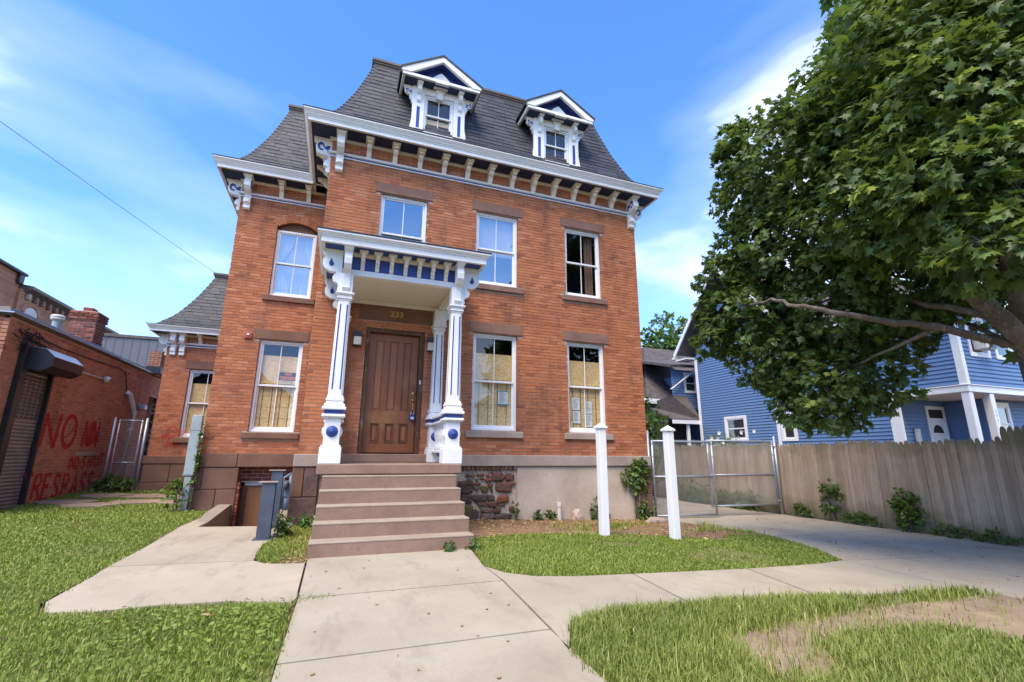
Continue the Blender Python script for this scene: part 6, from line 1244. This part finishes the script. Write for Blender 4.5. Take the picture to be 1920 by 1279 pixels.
def bush(name, label, cat_, c, rad, n_twig, size, mat, shape=OVATE, per=6, stem=None, seed=1, group=None, droop=.2, vmax=.9, inner=.25, pos_filter=None):
    t_ = thing(name, label, cat_, (c[0], c[1], gz(c[0], c[1])), group); rg = np.random.default_rng(seed)
    a = lobe_leaves((0, 0, 0), 1.0, n_twig, per, size, rg, (1, 1, 1), droop, inner); pos = a[0]*np.array(rad)+np.array(c)
    keep = pos[:, 2] > g(pos[:, 0], pos[:, 1])+.01
    part('foliage', leaf_mesh('foliage', pos[keep], a[1][keep], a[2][keep], a[3][keep], shape, mat, rg.uniform(0, vmax, len(pos))[keep]), None, t_)
    sm = MB(); r2 = random.Random(seed)
    for k in range(stem or 4):
        e = Vector(c)+Vector((r2.uniform(-.7, .7)*rad[0], r2.uniform(-.7, .7)*rad[1], r2.uniform(.0, .8)*rad[2])); b = Vector((c[0]+r2.uniform(-.2, .2)*rad[0], c[1]+r2.uniform(-.2, .2)*rad[1], gz(c[0], c[1])-.03)); sm.tube([b, b.lerp(e, .5)+Vector((r2.uniform(-.05, .05), 0, .05)), e], [.012, .008, .003], 5)
    part('stem', sm, 'bark', t_); return t_
def far_tree(label, c, r, base, n_tw, size, mat, seed, hgt):
    t_ = thing('tree', label, 'tree', (c[0], c[1], base)); rg = np.random.default_rng(seed); A = []
    for k in range(9):
        d = unit(rg.normal(size=(1, 3)))[0]; A.append(lobe_leaves(np.array(c)+d*r*np.array((.62, .62, .7)), r*.5, n_tw, 7, size, rg, droop=-.1, inner=.35))
    A = [np.concatenate([a[k] for a in A]) for k in range(4)]; part('crown', leaf_mesh('crown', *A, OVATE, mat, rg.uniform(0, .95, len(A[0]))), None, t_)
    tb = MB(); tb.tube([(c[0], c[1], base), (c[0], c[1], c[2]-r*.3), (c[0]+.1, c[1], c[2]+r*.6)], [.22, .15, .03], 8)
    for k in range(10): d = unit(rg.normal(size=(1, 3)))[0]; tb.tube([(c[0], c[1], c[2]-r*.4), tuple(np.array(c)+d*r*.9)], [.06, .01], 5)
    part('trunk', tb, 'bark', t_, smooth=True)
far_tree('light green tree rising behind the blue house roof', (20.2, 14.9, 8.0), 2.0, -.2, 55, .26, 'light_leaf', 41, 9); far_tree('distant dark tree just visible at the brick house corner', (24.0, 33.0, 7.6), 3.0, -.2, 50, .4, 'maple_leaf', 43, 9)
bush('shrub', 'light green shrub behind the driveway gate at the house corner', 'shrub', (8.75, 2.3, 1.75), (.55, .55, 1.35), 170, .15, 'light_leaf', seed=3, stem=7); bush('shrub', 'wispy light shrub under the back porch eave', 'shrub', (10.2, 4.0, 2.1), (.75, .6, .55), 90, .15, 'light_leaf', seed=4, stem=6)
hb = bush('flowering_shrub', 'rose of sharon shrub with white flowers above the fence', 'shrub', (13.5, 4.2, 1.25), (1.0, .5, .75), 220, .14, 'weed_leaf', seed=5, stem=9); rg = np.random.default_rng(8)
for k in range(17):
    p = Vector((13.5+rg.uniform(-1.0, 1.1), 3.75+rg.uniform(-.15, .2), 1.35+rg.uniform(-.35, .72))); mb = MB()
    for q in range(5): a = q*1.2566+rg.uniform(0, .3); u = Vector((math.cos(a), -.35, math.sin(a))); s = Vector((-math.sin(a), -.1, math.cos(a))); mb.add([p, p+u*.05+s*.035, p+u*.10, p+u*.05-s*.035], [(0, 1, 2, 3)])
    part('flower', mb, 'petal', hb)
bush('vine', 'ivy vine hanging over the right end of the stone foundation', 'vine', (6.80, -.10, .78), (.36, .06, .36), 85, .11, 'maple_leaf', seed=6, droop=.9, vmax=1.0, stem=6); bush('vine', 'small weed cluster at the foot of the house corner by the gate', 'weed', (7.0, -.15, .0), (.22, .1, .22), 40, .10, 'maple_leaf', seed=7)
bush('vine', 'thin vine climbing the grey conduit at the wing corner', 'vine', (-2.0, 2.22, 1.10), (.05, .05, .75), 34, .065, 'weed_leaf', seed=8, stem=3); bush('vine', 'leafy vine spreading at the foot of the conduit', 'vine', (-2.22, 2.1, .45), (.26, .12, .28), 30, .075, 'light_leaf', seed=9)
W_ = [((11.0, -1.3, .30), (.10, .30, .42), 50, .10, 'light_leaf', 'tall light green weed growing up the fence'), ((10.98, -2.82, .18), (.12, .28, .48), 70, .115, 'light_leaf', 'broad leaved weed climbing the middle of the fence'), ((10.98, -.55, -.05), (.08, .3, .15), 36, .075, 'weed_leaf', 'low weeds at the fence foot beside the gate post'),
  ((10.97, -1.9, -.08), (.09, .45, .12), 46, .075, 'weed_leaf', 'low weeds at the fence foot between the two tall weeds'), ((10.97, -3.5, -.10), (.09, .35, .10), 36, .07, 'weed_leaf', 'low weeds at the fence foot nearer the street'), ((10.97, -4.1, -.10), (.09, .3, .10), 30, .07, 'weed_leaf', 'weeds at the fence foot by the gap in the pickets'),
  ((10.95, 1.2, .0), (.14, .8, .25), 110, .10, 'weed_leaf', 'weeds at the fence foot just behind the gate'), ((10.95, 3.2, .1), (.15, 1.1, .35), 120, .11, 'weed_leaf', 'taller weeds along the fence far behind the gate'),
  ((-4.5, 5.6, .38), (.42, .18, .26), 120, .10, 'weed_leaf', 'leafy weeds at the foot of the side gate'), ((-3.2, 5.85, .32), (.18, .1, .16), 30, .09, 'weed_leaf', 'small weed at the addition foundation'), ((-.02, -1.15, .13), (.13, .2, .17), 70, .06, 'weed_leaf', 'small weed plant beside the steel bollard'), ((.30, -.4, .08), (.15, .2, .16), 50, .07, 'weed_leaf', 'weeds at the left foot of the steps near the wall'),
  ((2.05, -2.98, .05), (.07, .05, .09), 26, .05, 'weed_leaf', 'tiny weed in the crack in front of the bottom step'), ((2.36, -2.98, .04), (.10, .07, .08), 30, .05, 'weed_leaf', 'tiny weed at the right corner of the bottom step'), ((3.98, -.14, .12), (.07, .05, .16), 16, .06, 'weed_leaf', 'small weed against the rubble stone'), ((4.45, -.14, .02), (.10, .05, .09), 20, .07, 'weed_leaf', 'low weed in front of the plaster panel'), ((4.72, -.14, .02), (.11, .06, .11), 24, .07, 'weed_leaf', 'weed left of the white pipe stub'), ((5.75, -.12, .08), (.10, .06, .20), 20, .07, 'weed_leaf', 'thin weed between two stones at the plaster wall'), ((2.55, -.2, .25), (.10, .1, .32), 50, .07, 'light_leaf', 'mossy weed beside the steps against the rubble stone')]
for k, (c, r, n, s, m, lab) in enumerate(W_): bush('weed', lab, 'weed', c, r, n, s, m, seed=60+k, stem=3, group='weeds')
# ------------------------------------------------------------------ grass
def in_poly(P, poly):
    x, y = P[:, 0], P[:, 1]; ins = np.zeros(len(P), bool); n = len(poly)
    for i in range(n):
        (x0, y0), (x1, y1) = poly[i], poly[(i+1) % n]
        c = ((y0 > y) != (y1 > y)) & (x < (x1-x0)*(y-y0)/((y1-y0) if y1 != y0 else 1e-9)+x0); ins ^= c
    return ins
def fbm(P, sc, seed):
    r_ = np.random.default_rng(seed); v = np.zeros(len(P))
    for k in range(5): a = r_.uniform(0, 6.28); f = sc*r_.uniform(.6, 2.2); ph = r_.uniform(0, 6.28); v += np.sin(f*(P[:, 0]*math.cos(a)+P[:, 1]*math.sin(a))+ph+1.3*np.sin(f*.7*P[:, 1]+ph))
    return v/5
def grass(name, label, poly, dens, h, mat, seed, bbox, exclude=(), bare=None, dref=4.5, edge=None):
    rg = np.random.default_rng(seed); x0, x1, y0, y1 = bbox; n = int((x1-x0)*(y1-y0)*dens); P = np.stack([rg.uniform(x0, x1, n), rg.uniform(y0, y1, n)], 1)
    P = P[in_poly(P, poly)]
    for e in exclude: P = P[~(in_poly(P+rg.normal(size=P.shape)*.065, e) & (rg.random(len(P)) < .96))]
    d = np.hypot(P[:, 0]-CAM.x, P[:, 1]-CAM.y); keep = rg.random(len(P)) < np.minimum(1, (dref/d)**1.35)
    # outside the view of the photograph's side only a sparse cover
    P = P[keep]; d = d[keep]; nz = fbm(P, 1.6, seed+1)+.5*fbm(P, 5, seed+2)
    k = rg.random(len(P)) < np.clip(1.0-1.6*np.clip(-nz-.22, 0, 1), .18, 1); P, d, nz = P[k], d[k], nz[k]; P = P+rg.normal(size=P.shape)*.028
    if bare is not None: k = rg.random(len(P)) < bare(P, nz); P, d, nz = P[k], d[k], nz[k]
    n = len(P); a = rg.uniform(0, 2*math.pi, n); ln = h*rg.uniform(.45, 1.25, n)*(1+.35*nz)*np.where(rg.random(n) < .05, 1.6, 1); bend = rg.uniform(.15, 1.1, n); wd = .0026*np.maximum(1, d/4.6)*rg.uniform(.7, 1.4, n)
    D = np.stack([np.cos(a), np.sin(a), 0*a], 1); S = np.stack([-np.sin(a), np.cos(a), 0*a], 1); B = np.stack([P[:, 0], P[:, 1], g(P[:, 0], P[:, 1])-.002], 1); up = np.array([0, 0, 1.])
    mid = B+up*(ln*.58)[:, None]+D*(ln*bend*.22)[:, None]; tip = B+up*(ln*(1.0-.32*bend))[:, None]+D*(ln*bend*.75)[:, None]; w = S*wd[:, None]
    V = np.stack([B-w, B+w, mid-w*.8, mid+w*.8, tip], 1).reshape(-1, 3); b = np.arange(n)*5
    F = np.stack([np.stack([b, b+1, b+3], 1), np.stack([b, b+3, b+2], 1), np.stack([b+2, b+3, b+4], 1)], 1).reshape(-1, 3)
    v = np.clip(.42+.36*nz+rg.normal(size=n)*.22, 0, .84); v = np.where(rg.random(n) < .05, rg.uniform(.9, 1, n), v)
    o = link(name, np_mesh(name, V, F, mat, np.repeat(v, 3))); o['kind'] = 'stuff'; o['label'] = label; return n
ng = grass('grass', 'green lawn grass left of the house and along the street', LAWN_L, 9600, .039, 'grass_blade', 1, (-7.5, .4, -7.6, 5.95), dref=4.2)
ng += grass('grass', 'green lawn grass right of the front steps', LAWN_M, 11000, .037, 'grass_blade', 2, (2.2, 8.0, -4.6, -1.7), bare=lambda P, nz: np.clip(1.0-.0*nz-np.clip((P[:, 1]+2.55)/.7, 0, 1)*.55, 0, 1), dref=5.5)
ng += grass('grass', 'long yellowish verge grass beside the sidewalk', VERGE_R, 12500, .085, 'verge_blade', 3, (2.0, 9.5, -8.2, -5.55), exclude=[DIRT_R], dref=4.6, bare=lambda P, nz: np.where(P[:, 0] > 5.3, .35, 1.0))
ng += grass('grass', 'patchy grass between the steps and the stair well', LAWN_P, 7500, .05, 'grass_blade', 4, (-.2, .5, -3.1, 0), bare=lambda P, nz: np.where(P[:, 1] < -2.1, np.where(P[:, 0] < .15, .9, .35), np.where(P[:, 0] < .1, .8, .3)), dref=8)
ng += grass('grass', 'sparse grass tufts at the edge of the mulch bed', [(4.4, -2.3), (8, -2.6), (7.8, -.6), (2.5, -1.2), (2.5, -2.3)], 900, .09, 'grass_blade', 5, (2.4, 8, -2.6, -.5), bare=lambda P, nz: np.where(nz > .35, .8, .03), dref=9)
ng += grass('grass', 'grass tuft in the joint at the left of the front walk', [(.39, -4.44), (.70, -4.47), (.70, -4.53), (.39, -4.62)], 5000, .035, 'verge_blade', 6, (.38, .72, -4.65, -4.42), dref=9)
ng += grass('grass', 'grass tuft in the joint at the right of the front walk', [(1.95, -4.48), (2.26, -4.48), (2.26, -4.53), (1.95, -4.53)], 3500, .025, 'verge_blade', 7, (1.9, 2.3, -4.55, -4.45), dref=9)
print('grass blades', ng, 'tree leaves', len(vv))
def scatter(name, label, poly, bbox, n, size, mat, seed, shape=OVATE, lift=.012, flat=.9, varr=(0, 1), up_extra=0.0, keepfn=None):
    rg = np.random.default_rng(seed); x0, x1, y0, y1 = bbox; P = np.stack([rg.uniform(x0, x1, n), rg.uniform(y0, y1, n)], 1); P = P[in_poly(P, poly)]
    if keepfn is not None: P = P[keepfn(P, rg)]
    n = len(P); pos = np.stack([P[:, 0], P[:, 1], g(P[:, 0], P[:, 1])+lift+up_extra*rg.random(n)], 1); L = rg.normal(size=(n, 3))*np.array([1, 1, 1-flat]); N = np.array([0, 0, 1.])+rg.normal(size=(n, 3))*(1.05-flat)
    o = link(name, leaf_mesh(name, pos, L, N, size*rg.uniform(.5, 1.2, n), shape, mat, rg.uniform(*varr, n))); o['kind'] = 'stuff'; o['label'] = label
scatter('clover', 'broad leaved clover in the verge beside the front walk', [(-1.3, -4.6), (.36, -4.66), (.36, -6.6), (-1.5, -6.6)], (-1.5, .36, -6.6, -4.6), 3600, .036, 'grass_blade', 1, lift=.02, flat=.6, varr=(.0, .6), up_extra=.06, keepfn=lambda P, rg: rg.random(len(P)) < np.clip(1.15-np.hypot(P[:, 0]-.05, (P[:, 1]+4.95))*.95, .10, 1))
scatter('clover', 'small broad leaves dotted through the left lawn', LAWN_L, (-6, -1.4, -5, 2.3), 4500, .026, 'grass_blade', 2, lift=.03, flat=.6, varr=(.1, .8), up_extra=.03)
MB_POLY = [(2.4, -2.3), (7.8, -2.6), (7.6, -.9), (7.3, -.05), (2.4, -.05)]
scatter('mulch_chips', 'dry bark chips and dead leaves along the foundation', MB_POLY, (2.4, 7.8, -2.6, 0), 5200, .055, 'dead_leaf', 3, flat=.75, keepfn=lambda P, rg: rg.random(len(P)) < np.where(P[:, 1] > -.9, .95, .22))
scatter('dead_leaves', 'dry leaf litter in the planting bed beside the steps', LAWN_P, (-.2, .45, -3.1, 0), 900, .045, 'dead_leaf', 4, flat=.7)
scatter('leaf_litter', 'scattered dead leaves and grass clippings on the driveway', [(6.6, -5.9), (11, -5.2), (11, 1), (7.4, 1), (7.9, -2.3)], (6.5, 11, -6, 1), 170, .055, 'dead_leaf', 5, lift=.02, flat=.85, varr=(0, .4))
scatter('leaf_litter', 'scattered dead bits on the front walk', [(.4, -3.2), (2.2, -3.2), (2.1, -7), (.38, -7)], (.38, 2.2, -7, -3.1), 34, .035, 'dead_leaf', 6, lift=.02, flat=.9, varr=(0, .3))
for k, (x, y, s) in enumerate(((-.62, -5.95, .13), (-.15, -5.0, .085), (6.1, -2.9, .08))):
    rg = np.random.default_rng(k+70); o = link('fallen_leaf', leaf_mesh('fallen_leaf', np.array([(x, y, gz(x, y)+.085)]), rg.normal(size=(1, 3))*np.array([1, 1, .2]), np.array([(.1, -.5, 1.)]), np.array([s]), MAPLE, 'dead_leaf', np.array([.95]))); o['label'] = ['large dry yellow leaf on the grass at the lower left', 'dry curled leaf on the clover beside the front walk', 'small pale dry leaf on the front lawn near a white post'][k]; o['category'] = 'leaf'
